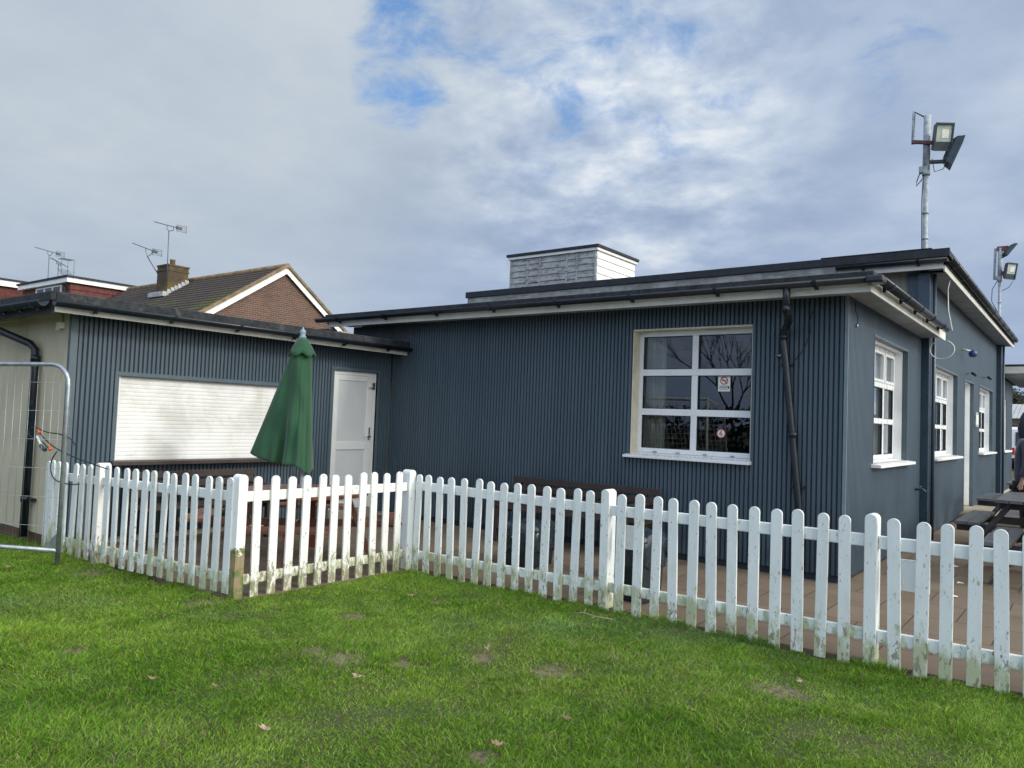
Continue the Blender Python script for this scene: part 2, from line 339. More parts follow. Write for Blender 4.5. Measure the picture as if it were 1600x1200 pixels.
M['blue_plastic'] = simple('blue_plastic', (0.02, 0.07, 0.22), 0.35, 0.1)
M['stone'] = simple('pale_concrete_step', (0.30, 0.26, 0.19), 0.9, 0.15, 5, bmp=0.4)
M['tarmac'] = simple('worn_tarmac', (0.085, 0.08, 0.085), 0.9, 0.2, 3, bmp=0.4)
M['van_paint'] = simple('white_vehicle_paint', (0.78, 0.78, 0.78), 0.25, 0.02)
M['tyre'] = simple('tyre_rubber', (0.015, 0.015, 0.015), 0.8)
M['tail_red'] = simple('red_tail_lens', (0.6, 0.03, 0.03), 0.2, 0.05)
M['dark_glass'] = simple('dark_vehicle_glass', (0.015, 0.02, 0.025), 0.08, 0.05)
M['leaf'] = simple('dry_brown_leaf', (0.26, 0.17, 0.11), 0.8, 0.25, 60)
M['leaf_pale'] = simple('bleached_dry_leaf', (0.36, 0.27, 0.19), 0.8, 0.25, 60)
M['bark'] = simple('grey_brown_bark', (0.08, 0.07, 0.055), 0.95, 0.2, 9)
M['dark_leaf'] = simple('dark_evergreen_leaves', (0.022, 0.035, 0.020), 0.8, 0.3, 6)
M['tan_wall'] = simple('tan_far_wall', (0.30, 0.23, 0.15), 0.9, 0.1, 3)
M['grey_sheet'] = simple('grey_corrugated_sheet', (0.45, 0.46, 0.47), 0.6, 0.1, 3)
def glass_mat():
    m, t, b = newmat('window_glass'); t.nodes.remove(b); o = t.nodes[0]
    tr = t.nodes.new('ShaderNodeBsdfTransparent'); tr.inputs[0].default_value = (0.72, 0.76, 0.76, 1)
    gl = t.nodes.new('ShaderNodeBsdfGlossy'); gl.inputs['Roughness'].default_value = 0.0; gl.inputs[0].default_value = (0.9, 0.95, 1, 1)
    nm = noise(t, pos_node(t), 1.3, 1); bp = t.nodes.new('ShaderNodeBump'); bp.inputs['Strength'].default_value = 0.05; bp.inputs['Distance'].default_value = 0.02
    L(t, nm, bp.inputs['Height']); L(t, bp.outputs[0], gl.inputs['Normal'])
    fr = t.nodes.new('ShaderNodeFresnel'); fr.inputs[0].default_value = 1.5
    f = math_(t, 'ADD', math_(t, 'MULTIPLY', fr.outputs[0], 1.8), 0.0, True)
    mx = t.nodes.new('ShaderNodeMixShader'); L(t, f, mx.inputs[0]); L(t, tr.outputs[0], mx.inputs[1]); L(t, gl.outputs[0], mx.inputs[2]); L(t, mx.outputs[0], o.inputs[0])
    return m
M['glass'] = glass_mat()
def lawn_mat():
    m, t, b = newmat('lawn_soil'); p = pos_node(t)
    c = mixc(t, smooth(t, noise(t, p, 2.2, 6, 0.65), 0.35, 0.7), (0.040, 0.060, 0.016), (0.075, 0.070, 0.035))
    c = mixc(t, smooth(t, noise(t, p, 30, 5, 0.7), 0.45, 0.7), c, (0.10, 0.075, 0.045))
    # worn bare patches of earth
    w = None
    for (x, y, r) in BARE:
        dd = t.nodes.new('ShaderNodeVectorMath'); dd.operation = 'DISTANCE'; L(t, p, dd.inputs[0]); dd.inputs[1].default_value = (x, y, -0.02)
        q = smooth(t, dd.outputs['Value'], r, r * 0.3)
        w = q if w is None else math_(t, 'MAXIMUM', w, q)
    w = math_(t, 'MULTIPLY', w, smooth(t, noise(t, p, 18, 5, 0.7), 0.35, 0.55))
    c = mixc(t, math_(t, 'MULTIPLY', w, 0.9), c, (0.19, 0.145, 0.095))
    L(t, c, b.inputs['Base Color']); b.inputs['Roughness'].default_value = 0.95
    bump(t, b, noise(t, p, 40, 5, 0.7), 0.8, 0.02)
    return m
BARE = [(-3.69, 3.24, .22), (-3.43, 3.45, .12), (-3.12, 3.89, .16), (-2.63, 3.93, .2), (-1.47, 4.57, .22), (-4.30, 4.75, .10), (-3.95, 3.2, .12),
        (-4.4, 3.9, .15), (-2.2, 2.75, .10), (-7.2, 3.25, .25), (-5.0, 2.2, .12), (-5.5, 3.35, .2)]
M['lawn'] = lawn_mat()
def grass_mat():
    m, t, b = newmat('grass_blades')
    a = t.nodes.new('ShaderNodeAttribute'); a.attribute_name = 'tint'
    L(t, a.outputs['Color'], b.inputs['Base Color']); b.inputs['Roughness'].default_value = 0.5
    b.inputs['Specular IOR Level'].default_value = 0.2
    tr = t.nodes.new('ShaderNodeBsdfTranslucent'); L(t, a.outputs['Color'], tr.inputs[0])
    mx = t.nodes.new('ShaderNodeMixShader'); mx.inputs[0].default_value = 0.35
    o = [n for n in t.nodes if n.type == 'OUTPUT_MATERIAL'][0]
    L(t, b.outputs[0], mx.inputs[1]); L(t, tr.outputs[0], mx.inputs[2]); L(t, mx.outputs[0], o.inputs[0])
    return m
M['grass'] = grass_mat()

# ------------------------------------------------------------------ mesh helpers
class MB:
    def __init__(s): s.v = []; s.f = []; s.sm = []
    def face(s, pts, smooth_=False):
        n = len(s.v); s.v += [tuple(p) for p in pts]; s.f.append(tuple(range(n, n + len(pts)))); s.sm.append(smooth_)
    def box(s, x0, x1, y0, y1, z0, z1, bev=0.0):
        if x0 > x1: x0, x1 = x1, x0
        if y0 > y1: y0, y1 = y1, y0
        if z0 > z1: z0, z1 = z1, z0
        n = len(s.v)
        s.v += [(x, y, z) for z in (z0, z1) for y in (y0, y1) for x in (x0, x1)]
        for q in ((0, 2, 3, 1), (4, 5, 7, 6), (0, 1, 5, 4), (1, 3, 7, 5), (3, 2, 6, 7), (2, 0, 4, 6)):
            s.f.append(tuple(n + i for i in q)); s.sm.append(False)
        return s
    def obox(s, c, ax, ay, az):      # oriented box: centre and three half-axis vectors
        c, ax, ay, az = Vector(c), Vector(ax), Vector(ay), Vector(az)
        if ax.cross(ay).dot(az) < 0: ax = -ax
        n = len(s.v)
        for k in (-1, 1):
            for j in (-1, 1):
                for i in (-1, 1): s.v.append(tuple(c + ax * i + ay * j + az * k))
        for q in ((0, 2, 3, 1), (4, 5, 7, 6), (0, 1, 5, 4), (1, 3, 7, 5), (3, 2, 6, 7), (2, 0, 4, 6)):
            s.f.append(tuple(n + i for i in q)); s.sm.append(False)
        return s
    def bar(s, a, b, w, h, upv=(0, 0, 1)):      # plank from a to b, width w, thickness h (along upv)
        a, b = Vector(a), Vector(b); d = (b - a); u = Vector(upv); x = d.cross(u)
        if x.length < 1e-6: x = d.cross(Vector((1, 0, 0)))
        x.normalize(); u = x.cross(d).normalized()
        return s.obox((a + b) / 2, d / 2, x * w / 2, u * h / 2)
    def tube(s, pts, r, n=10, cap=True):
        pts = [Vector(p) for p in pts]; rs = r if hasattr(r, '__len__') else [r] * len(pts)
        base = len(s.v); pu = None
        for i, p in enumerate(pts):
            a = pts[max(i - 1, 0)]; b = pts[min(i + 1, len(pts) - 1)]; d = (b - a).normalized()
            if pu is None:
                pu = d.cross(Vector((0, 0, 1)));
                if pu.length < 1e-3: pu = d.cross(Vector((1, 0, 0)))
            pu = (pu - d * pu.dot(d)).normalized(); w = d.cross(pu)
            for k in range(n):
                a_ = 2 * PI * k / n; s.v.append(tuple(p + (pu * math.cos(a_) + w * math.sin(a_)) * rs[i]))
        for i in range(len(pts) - 1):
            for k in range(n):
                k2 = (k + 1) % n
                s.f.append((base + i * n + k, base + i * n + k2, base + (i + 1) * n + k2, base + (i + 1) * n + k)); s.sm.append(True)
        if cap:
            s.f.append(tuple(base + k for k in reversed(range(n)))); s.sm.append(False)
            s.f.append(tuple(base + (len(pts) - 1) * n + k for k in range(n))); s.sm.append(False)
        return s
    def prism(s, prof, axis, a, b, smooth_=False):   # closed 2-D profile swept along an axis; prof is a list of (u,v)
        def P(u, v, w): return {'X': (w, u, v), 'Y': (u, w, v), 'Z': (u, v, w)}[axis]
        n = len(s.v); k = len(prof)
        s.v += [P(u, v, a) for u, v in prof] + [P(u, v, b) for u, v in prof]
        for i in range(k):
            j = (i + 1) % k; s.f.append((n + i, n + j, n + k + j, n + k + i)); s.sm.append(smooth_)
        s.f.append(tuple(n + i for i in reversed(range(k)))); s.sm.append(False)
        s.f.append(tuple(n + k + i for i in range(k))); s.sm.append(False)
        return s
    def lathe(s, prof, c=(0, 0, 0), n=20):
        base = len(s.v); c = Vector(c)
        for r, z in prof:
            for k in range(n):
                a = 2 * PI * k / n; s.v.append((c.x + r * math.cos(a), c.y + r * math.sin(a), c.z + z))
        for i in range(len(prof) - 1):
            for k in range(n):
                k2 = (k + 1) % n; s.f.append((base + i * n + k, base + i * n + k2, base + (i + 1) * n + k2, base + (i + 1) * n + k)); s.sm.append(True)
        s.f.append(tuple(base + k for k in reversed(range(n)))); s.sm.append(False)
        s.f.append(tuple(base + (len(prof) - 1) * n + k for k in range(n))); s.sm.append(False)
        return s
def origin(o):
    v = Vector((0, 0, 0))
    while o: v = v + o.location; o = o.parent
    return v
def part(name, mb, m, parent=None, bevel=0.0, local=False, solid=True):
    """links the collected shapes as ONE mesh object, given in world coordinates unless local"""
    me = bpy.data.meshes.new(name)
    off = Vector((0, 0, 0)) if local or parent is None else origin(parent)
    me.from_pydata([(x - off.x, y - off.y, z - off.z) for x, y, z in mb.v], [], mb.f)
    me.polygons.foreach_set('use_smooth', mb.sm)
    if solid:
        import bmesh
        bm = bmesh.new(); bm.from_mesh(me); bmesh.ops.recalc_face_normals(bm, faces=bm.faces); bm.to_mesh(me); bm.free()
    me.materials.append(M[m] if isinstance(m, str) else m)
    o = bpy.data.objects.new(name, me); C.objects.link(o); o.parent = parent
    if bevel:
        b = o.modifiers.new('bevel', 'BEVEL'); b.width = bevel; b.segments = 2; b.limit_method = 'ANGLE'; b.angle_limit = R(40)
    return o
def tag(o, label, cat, group=None):
    o['label'] = label; o['category'] = cat
    if group: o['group'] = group
    return o
def thing(name, label, cat, loc=(0, 0, 0), group=None, rz=0):
    o = bpy.data.objects.new(name, None); C.objects.link(o); o.location = loc; o.rotation_euler = (0, 0, rz); o.empty_display_size = 0.1
    return tag(o, label, cat, group)
def struct(name, mb, m):
    o = part(name, mb, m, solid=True); o['kind'] = 'structure'; return o
def copy_tree(o, parent=None):
    c = o.copy(); C.objects.link(c); c.parent = parent
    for ch in list(o.children): copy_tree(ch, c)
    return c

# ------------------------------------------------------------------ ground
YF = 8.05; XS = -1.97; XA = -8.45; YA = 3.5      # wall planes: clubhouse front and side, annex front and end
FY3 = 5.50; FX2 = -5.40; FY1 = 3.53
g = MB(); g.face([(-400, -400, -0.06), (400, -400, -0.06), (400, 600, -0.06), (-400, 600, -0.06)]); struct('ground', g, 'lawn')
def grid(mb, x0, x1, y0, y1, n, m, zf):
    b = len(mb.v)
    for j in range(m + 1):
        for i in range(n + 1):
            x = x0 + (x1 - x0) * i / n; y = y0 + (y1 - y0) * j / m; mb.v.append((x, y, zf(x, y)))
    for j in range(m):
        for i in range(n):
            a = b + j * (n + 1) + i; mb.f.append((a, a + 1, a + n + 2, a + n + 1)); mb.sm.append(True)
def lawn_z(x, y):
    return -0.022 + 0.012 * math.sin(x * 1.7 + 0.6) * math.sin(y * 1.3) + 0.008 * math.sin(x * 4.1 + y * 3.3)
g = MB(); grid(g, -16, 7, -4, 3.52, 92, 40, lawn_z); grid(g, -5.42, 7, 3.52, 5.5, 50, 10, lawn_z)
o = struct('lawn', g, 'lawn')
g = MB()
g.prism([(-16, 3.56), (-5.36, 3.56), (-5.36, 5.53), (7, 5.53), (7, 17.5), (-16, 17.5)], 'Z', -0.055, 0.0)
struct('patio', g, 'patio')
g = MB(); g.box(-1.9, 30, 17.504, 90, -0.055, -0.012); struct('car_park', g, 'tarmac')

# ------------------------------------------------------------------ grass
def bladefield():
    F = np.array(fw); RT = np.array(rt); UP = np.array(up)
    rng = RNG
    def samp(n, x0, x1, y0, y1):
        return np.stack([rng.uniform(x0, x1, n), rng.uniform(y0, y1, n)], 1)
    p = np.concatenate([samp(1500000, -11.0, 3.4, 1.1, 5.62)])
    d = np.stack([p[:, 0], p[:, 1], np.full(len(p), -H)], 1)
    z = d @ F; px = 800 + FPX * (d @ RT) / z; py = 600 - FPX * (d @ UP) / z
    keep = (z > 0.5) & (px > -350) & (px < 2250) & (py < 1330)
    x, y = p[:, 0], p[:, 1]
    wob = 0.05 * np.sin(x * 9) + 0.03 * np.sin(x * 23 + 1)
    ok = (y < FY1 + 0.0 + wob * 0.8) | ((x > FX2 + 0.02 + 0.5 * wob) & (y < FY3 + 0.0 + wob))
    keep &= ok
    # sparser far off
    keep &= rng.uniform(0, 1, len(p)) < np.clip(1.25 - 0.09 * z, 0.5, 1)
    bare = np.zeros(len(p))
    for bx, by, br in BARE:
        q = np.hypot((x - bx), (y - by)) / br + 0.35 * np.sin(x * 31 + bx) * np.sin(y * 37)
        bare = np.maximum(bare, np.clip(1.25 - q, 0, 1))
    keep &= rng.uniform(0, 1, len(p)) > bare * 0.93
    p = p[keep]; x, y = p[:, 0], p[:, 1]; n = len(p)
    def fbm(x, y, s, seed):
        r = np.random.default_rng(seed); v = np.zeros_like(x); amp = 1; tot = 0
        for o_ in range(4):
            for k in range(3):
                a = r.uniform(0, 2 * PI); ph = r.uniform(0, 6.28); f = s * 2 ** o_ * r.uniform(0.7, 1.3)
                v += amp * np.sin((x * np.cos(a) + y * np.sin(a)) * f + ph + 1.5 * np.sin((y * np.cos(a) - x * np.sin(a)) * f * 0.7 + ph))
            tot += amp * 3 ** 0.5; amp *= 0.65
        return v / tot
    tall = np.clip(0.5 + 0.5 * fbm(x, y, 2.4, 3), 0, 1); tuft = fbm(x, y, 9, 5)
    edge = np.minimum(np.abs(y - FY3 + 0.02), np.where(x < FX2, np.abs(y - FY1), np.where(y < FY3, np.hypot(x - FX2, 0 * y), 9)))
    h = (0.020 + 0.032 * tall + 0.022 * np.clip(tuft, 0, 1.5) + 0.055 * np.clip(1 - edge / 0.10, 0, 1) * np.clip(0.4 + fbm(x, y, 8, 77), 0, 1.2)) * rng.uniform(0.55, 1.45, n) * 0.78
    far = np.hypot(x, y)
    w = (0.0009 + 0.00036 * far) * rng.uniform(0.6, 1.3, n)
    az = rng.uniform(0, 2 * PI, n); lean = rng.uniform(0.15, 1.3, n) * h
    # clumps comb the blades the same way
    comb = 2.5 * fbm(x, y, 3.5, 8); az = np.where(rng.uniform(0, 1, n) < 0.45, comb + rng.normal(0, 0.6, n), az)
    bend = np.stack([np.cos(az), np.sin(az)], 1)
    fa = rng.uniform(0, 2 * PI, n); side = np.stack([np.cos(fa), np.sin(fa)], 1)
    z0 = -0.030 + 0.012 * np.sin(x * 1.7 + 0.6) * np.sin(y * 1.3) + 0.008 * np.sin(x * 4.1 + y * 3.3)
    V = np.zeros((n, 5, 3), np.float32)
    for k, (t_, ww) in enumerate(((0, 1.0), (0, -1.0), (0.55, 0.8), (0.55, -0.8), (1, 0))):
        V[:, k, 0] = x + bend[:, 0] * lean * t_ ** 1.8 + side[:, 0] * w * ww
        V[:, k, 1] = y + bend[:, 1] * lean * t_ ** 1.8 + side[:, 1] * w * ww
        V[:, k, 2] = z0 + h * (t_ - 0.18 * t_ * t_)
    me = bpy.data.meshes.new('grass')
    me.vertices.add(n * 5); me.vertices.foreach_set('co', V.ravel())
    base = (np.arange(n) * 5)[:, None]
    loops = (base + np.array([[0, 1, 3, 2, 2, 3, 4]])).astype(np.int32)
    me.loops.add(n * 7); me.loops.foreach_set('vertex_index', loops.ravel())
    me.polygons.add(n * 2)
    ls = ((np.arange(n) * 7)[:, None] + np.array([[0, 4]])).astype(np.int32).ravel()
    me.polygons.foreach_set('loop_start', ls)
    me.update(calc_edges=True)
    base_c = np.array([0.100, 0.250, 0.014]); light = np.array([0.28, 0.44, 0.055]); blu = np.array([0.20, 0.33, 0.11]); yel = np.array([0.30, 0.30, 0.06]); dead = np.array([0.36, 0.31, 0.17])
    a = np.clip(0.5 + 0.42 * fbm(x, y, 1.6, 21) + 0.30 * fbm(x, y, 11, 22) + rng.normal(0, 0.25, n), 0, 1)[:, None]
    c = base_c * (1 - a) + light * a
    b_ = np.clip(0.8 * fbm(x, y, 2.0, 33) - 0.25 + rng.normal(0, 0.1, n), 0, 0.7)[:, None]; c = c * (1 - b_) + blu * b_
    b_ = np.clip(0.9 * fbm(x, y, 2.6, 44) - 0.55, 0, 0.7)[:, None] * rng.uniform(0, 1, (n, 1)); c = c * (1 - b_) + yel * b_
    dd = (rng.uniform(0, 1, n) < 0.08 + 0.20 * np.clip(fbm(x, y, 2.2, 55), 0, 1))[:, None]
    c = np.where(dd, dead * rng.uniform(0.5, 1.1, (n, 1)), c) * rng.uniform(0.65, 1.3, (n, 1))
    col = np.ones((n, 5, 4), np.float32); col[:, :, :3] = c[:, None, :]
    at = me.color_attributes.new('tint', 'FLOAT_COLOR', 'POINT'); at.data.foreach_set('color', col.ravel())
    me.materials.append(M['grass'])
    o = bpy.data.objects.new('grass', me); C.objects.link(o); o['kind'] = 'stuff'
    o['label'] = 'short green grass blades of the lawn in front of the picket fence'; o['category'] = 'grass'
    print('blades', n)
bladefield()

# ------------------------------------------------------------------ building helpers
def holes_split(z0, z1, hs):
    """intervals of [z0,z1] left free by the list of (lo,hi)"""
    out = [(z0, z1)]
    for lo, hi in hs:
        nx = []
        for a, b in out:
            if hi <= a or lo >= b: nx.append((a, b)); continue
            if lo > a: nx.append((a, lo))
            if hi < b: nx.append((hi, b))
        out = nx
    return out
def clad(plane, c, sgn, u0, u1, z0, z1, holes, pitch=0.0495, depth=0.014):
    """grooved vertical cladding in the plane 'X'=c or 'Y'=c, face towards sgn; returns boards mesh"""
    mb = MB(); n = round((u1 - u0) / pitch); pt = (u1 - u0) / n; g_ = 0.0115
    def P(u, dpt, z): return (c + sgn * dpt, u, z) if plane == 'X' else (u, c + sgn * dpt, z)
    for i in range(n):
        a = u0 + i * pt + g_ / 2; b = u0 + (i + 1) * pt - g_ / 2; m_ = (a + b) / 2
        hs = [(h[2], h[3]) for h in holes if h[0] < m_ < h[1]]
        for lo, hi in holes_split(z0, z1, hs):
            k = 0.0045
            mb.face([P(a + k, 0, lo), P(b - k, 0, lo), P(b - k, 0, hi), P(a + k, 0, hi)])
            mb.face([P(a, -depth, lo), P(a + k, 0, lo), P(a + k, 0, hi), P(a, -depth, hi)])
            mb.face([P(b - k, 0, lo), P(b, -depth, lo), P(b, -depth, hi), P(b - k, 0, hi)])
            for z in (lo, hi): mb.face([P(a, -depth, z), P(a + k, 0, z), P(b - k, 0, z), P(b, -depth, z)])
    return mb
def wall(plane, c0, c1, u0, u1, z0, z1, holes):
    """solid wall with rectangular holes, between planes c0 and c1"""
    mb = MB(); us = sorted({u0, u1} | {h[0] for h in holes} | {h[1] for h in holes}); us = [u for u in us if u0 <= u <= u1]
    for a, b in zip(us, us[1:]):
        m_ = (a + b) / 2
        for lo, hi in holes_split(z0, z1, [(h[2], h[3]) for h in holes if h[0] < m_ < h[1]]):
            if plane == 'X': mb.box(c0, c1, a, b, lo, hi)
            else: mb.box(a, b, c0, c1, lo, hi)
    return mb
def gutter(name, a, b, out, root, r=0.055, nbr=None, skip_ends=False):
    """half-round gutter between a and b (top edge height), 'out' unit vector away from the fascia"""
    a, b, out = Vector(a), Vector(b), Vector(out); mb = MB(); K = 10
    ring = []
    for k in range(K + 1):
        t_ = PI * k / K; ring.append((-math.cos(t_) * r, -math.sin(t_) * r * 1.15))
    inner = [(u * 0.9, v * 0.9) for u, v in reversed(ring)]
    prof = ring + inner; n = len(mb.v); d = (b - a)
    for p in (a, b):
        for u, v in prof: mb.v.append(tuple(p + out * (u + r) + Vector((0, 0, v))))
    k = len(prof)
    for i in range(k):
        j = (i + 1) % k; mb.f.append((n + i, n + j, n + k + j, n + k + i)); mb.sm.append(True)
    mb.f.append(tuple(n + i for i in range(k))); mb.sm.append(False)
    mb.f.append(tuple(n + k + i for i in range(k))); mb.sm.append(False)
    gt = part(name, mb, 'black_pvc', root)
    # brackets and union clips
    L_ = d.length; m = nbr or max(2, int(L_ / 0.95)); dn = d.normalized()
    for i in range(m):
        p = a + dn * (L_ * (i + 0.5) / m); bm = MB()
        for w0 in (1.12,):
            n = 0; bm = MB(); pr = [(u * w0, v * w0) for u, v in ring] + [(u * 0.98, v * 0.98) for u, v in reversed(ring)]
            for q in (p - dn * 0.018, p + dn * 0.018):
                for u, v in pr: bm.v.append(tuple(q + out * (u + r) + Vector((0, 0, v))))
            k = len(pr)
            for e in range(k):
                j = (e + 1) % k; bm.f.append((e, j, k + j, k + e)); bm.sm.append(False)
            bm.f.append(tuple(range(k))); bm.sm.append(False); bm.f.append(tuple(range(k, 2 * k))); bm.sm.append(False)
        c = p + Vector((0, 0, -r * 1.0)) + out * 0.006
        bm.obox(c, dn * 0.018, out * 0.012, Vector((0, 0, 0.03)))
        part('bracket', bm, 'black_pvc', gt)
    return gt

# ------------------------------------------------------------------ clubhouse
club = thing('clubhouse', 'single-storey clubhouse in slate blue grooved cladding with a flat roof and white windows', 'building', (-5.0, 12.0, 0))
CT = 0.06     # the cladding stands 6 cm off the wall
ZC = 2.87
FWIN = (-4.37, -2.93, 1.15, 2.615)
SW = [(9.20, 11.10, 1.16, 2.58), (12.98, 15.60, 1.16, 2.57), (18.82, 21.40, 1.17, 2.585)]
SD = (16.55, 17.88, 0.12, 2.56)
front_holes = [FWIN, (-8.5, -8.10, 2.50, 2.9)]
# structural walls behind the cladding
part('wall', wall('Y', YF + CT, YF + 0.28, -9.35, XS - CT - 0.004, -0.05, ZC, [FWIN]), 'beige_wall', club)
part('wall', wall('X', XS - CT - 0.25, XS - CT, YF + CT, 22.9, -0.05, 2.93, SW + [(SD[0], SD[1], -0.05, SD[3])]), 'beige_wall', club)
part('wall', wall('X', XS - CT - 0.25, XS - CT, 12.2, 22.9, 2.934, 3.84, []), 'beige_wall', club)
part('wall', wall('Y', 12.20, 12.42, -10.0, XS - CT - 0.254, 2.7, 3.84, []), 'beige_wall', club)
part('wall', MB().box(-10.0, XS - 0.34, 22.7, 22.9, -0.05, 3.84), 'beige_wall', club)
part('wall', MB().box(-10.2, -10.004, YF + 0.3, 22.9, -0.05, 2.86), 'beige_wall', club)
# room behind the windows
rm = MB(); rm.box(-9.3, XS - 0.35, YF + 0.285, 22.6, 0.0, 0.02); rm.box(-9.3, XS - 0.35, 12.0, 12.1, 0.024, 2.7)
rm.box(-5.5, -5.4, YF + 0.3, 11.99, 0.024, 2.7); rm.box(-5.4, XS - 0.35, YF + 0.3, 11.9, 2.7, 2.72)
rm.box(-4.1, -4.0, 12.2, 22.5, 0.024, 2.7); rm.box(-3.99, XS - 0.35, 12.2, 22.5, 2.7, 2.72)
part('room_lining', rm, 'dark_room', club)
# backing sheet of the cladding (what shows in the grooves)
cf = clad('Y', YF, -1, -8.44, XS - 0.03, 0.075, ZC, front_holes)
part('cladding', cf, 'clad', club, solid=True)
part('cladding_backing', wall('Y', YF + 0.014, YF + CT - 0.003, -8.44, XS - 0.032, 0.075, ZC, front_holes), 'clad_back', club)
side_holes = [tuple(w) for w in SW] + [(SD[0], SD[1], 0, SD[3])]
sz = [(YF + 0.012, 12.06, 2.93), (12.34, 22.28, 3.84)]
cs = MB(); cb_ = MB()
for y0, y1, zt in sz:
    q = clad('X', XS, 1, y0, y1, 0.05, zt, side_holes); n = len(cs.v); cs.v += q.v; cs.f += [tuple(i + n for i in f) for f in q.f]; cs.sm += q.sm
    q = wall('X', XS - CT + 0.003, XS - 0.014, y0, y1, 0.05, zt, side_holes); n = len(cb_.v); cb_.v += q.v; cb_.f += [tuple(i + n for i in f) for f in q.f]; cb_.sm += q.sm
part('cladding', cs, 'clad', club); part('cladding_backing', cb_, 'clad_back', club)
part('corner_trim', MB().box(XS - 0.028, XS + 0.006, YF - 0.006, YF + 0.010, 0.06, ZC), 'trim_light', club)
part('bare_panel', MB().box(-9.35, -8.10, YF + 0.004, YF + 0.013, 2.50, ZC - 0.01).box(-9.35, -8.445, YF + 0.02, YF + CT - 0.002, 2.0, 2.496), 'panel_grey', club)
part('plinth', MB().box(-8.4, XS - 0.07, YF + 0.03, YF + CT - 0.003, -0.05, 0.073).box(XS - CT + 0.003, XS - 0.035, YF + 0.07, 22.8, -0.05, 0.047), 'clad_back', club)
# corner casings (dark square posts on the side wall)
for y0, y1, z1 in ((12.07, 12.33, 3.80), (22.29, 22.62, 3.80)):
    part('corner_casing', MB().box(XS - CT, XS + 0.10, y0, y1, 0.0, z1), 'pilaster', club, bevel=0.006)
    part('drain_pipe', MB().tube([(XS + 0.13, (y0 + y1) / 2 + 0.05, 0.03), (XS + 0.13, (y0 + y1) / 2 + 0.05, z1)], 0.024, 12), 'pilaster', club)
part('corner_casing', MB().box(XS - 0.20, XS - CT - 0.004, 12.14, 12.196, 3.02, 3.80), 'pilaster', club, bevel=0.004)

# windows -----------------------------------------------------------
def grid_window(root, plane, c, sgn, u0, u1, z0, z1, cols, rows, fwid=0.06, bw=0.06, name='window', thick=0.06, opener_rows=()):
    """frame with mullions, panes as a child; face at c looking towards sgn"""
    fr = MB(); gl = MB(); ga = MB()
    def B(m, a, b, lo, hi, d0, d1):
        if plane == 'X': m.box(c - sgn * d0, c - sgn * d1, a, b, lo, hi)
        else: m.box(a, b, c - sgn * d0, c - sgn * d1, lo, hi)
    B(fr, u0, u0 + fwid, z0, z1, 0, thick); B(fr, u1 - fwid, u1, z0, z1, 0, thick)
    B(fr, u0 + fwid, u1 - fwid, z0, z0 + fwid, 0, thick); B(fr, u0 + fwid, u1 - fwid, z1 - fwid, z1, 0, thick)
    U0, U1, Z0, Z1 = u0 + fwid, u1 - fwid, z0 + fwid, z1 - fwid
    cw = (U1 - U0 - (cols - 1) * bw) / cols; rh = (Z1 - Z0 - (rows - 1) * bw) / rows
    us = [U0 + i * (cw + bw) for i in range(cols)]; zs = [Z0 + j * (rh + bw) for j in range(rows)]
    for j in range(1, rows): B(fr, U0, U1, zs[j] - bw, zs[j], -0.003, thick - 0.004)
    for i in range(1, cols):
        for j in range(rows): B(fr, us[i] - bw, us[i], zs[j], zs[j] + rh, 0.0, thick - 0.002)
    for j in opener_rows:
        for i in range(cols):
            a, b, lo, hi = us[i], us[i] + cw, zs[j], zs[j] + rh; e = 0.035
            B(fr, a, a + e, lo, hi, -0.014, 0.03); B(fr, b - e, b, lo, hi, -0.014, 0.03); B(fr, a + e, b - e, lo, lo + e, -0.014, 0.03); B(fr, a + e, b - e, hi - e, hi, -0.014, 0.03)
    f = part(name + '_frame', fr, 'white_upvc', root, bevel=0.004)
    for i in range(cols):
        for j in range(rows):
            a, b, lo, hi = us[i], us[i] + cw, zs[j], zs[j] + rh
            q = MB()
            if plane == 'X': q.face([(c - sgn * 0.03, a - .004, lo - .004), (c - sgn * 0.03, b + .004, lo - .004), (c - sgn * 0.03, b + .004, hi + .004), (c - sgn * 0.03, a - .004, hi + .004)])
            else: q.face([(a - .004, c - sgn * 0.03, lo - .004), (b + .004, c - sgn * 0.03, lo - .004), (b + .004, c - sgn * 0.03, hi + .004), (a - .004, c - sgn * 0.03, hi + .004)])
            part('pane', q, 'glass', f, solid=False)
            e = 0.008; B(ga, a, a + e, lo, hi, 0.004, 0.028); B(ga, b - e, b, lo, hi, 0.004, 0.028); B(ga, a + e, b - e, hi - e, hi, 0.004, 0.028); B(ga, a + e, b - e, lo, lo + e, 0.004, 0.028)
    part('gasket', ga, 'black_pvc', f)
    return f
# front window: six panes
WF = thing('tmp', 'x', 'x'); bpy.data.objects.remove(WF)
a, b, lo, hi = FWIN
rv = MB(); e = 0.012
rv.box(a, a + e, YF + 0.002, YF + 0.21, lo, hi); rv.box(b - 0.005, b, YF + 0.002, YF + 0.21, lo, hi); rv.box(a + e, b - e, YF + 0.002, YF + 0.21, hi - 0.02, hi)
part('window_reveal', rv, 'cream_reveal', club)
fr = grid_window(club, 'Y', YF + 0.145, -1, a + e, b - 0.006, lo + 0.02, hi - 0.02, 2, 3, 0.055, 0.075)
sl_ = MB(); sl_.prism([(YF - 0.075, lo - 0.012), (YF - 0.075, lo - 0.04), (YF + 0.20, lo - 0.04), (YF + 0.20, lo + 0.018), (YF + 0.14, lo + 0.018)], 'X', a - 0.06, b + 0.015)
part('window_sill', sl_, 'white_upvc', club, bevel=0.004)
dh = MB()
for x in (-4.12, -3.83, -3.50, -3.18): dh.box(x - 0.022, x + 0.022, YF + 0.132, YF + 0.1445, lo + 0.03, lo + 0.04)
part('drain_slot', dh, 'fascia_grey', fr)
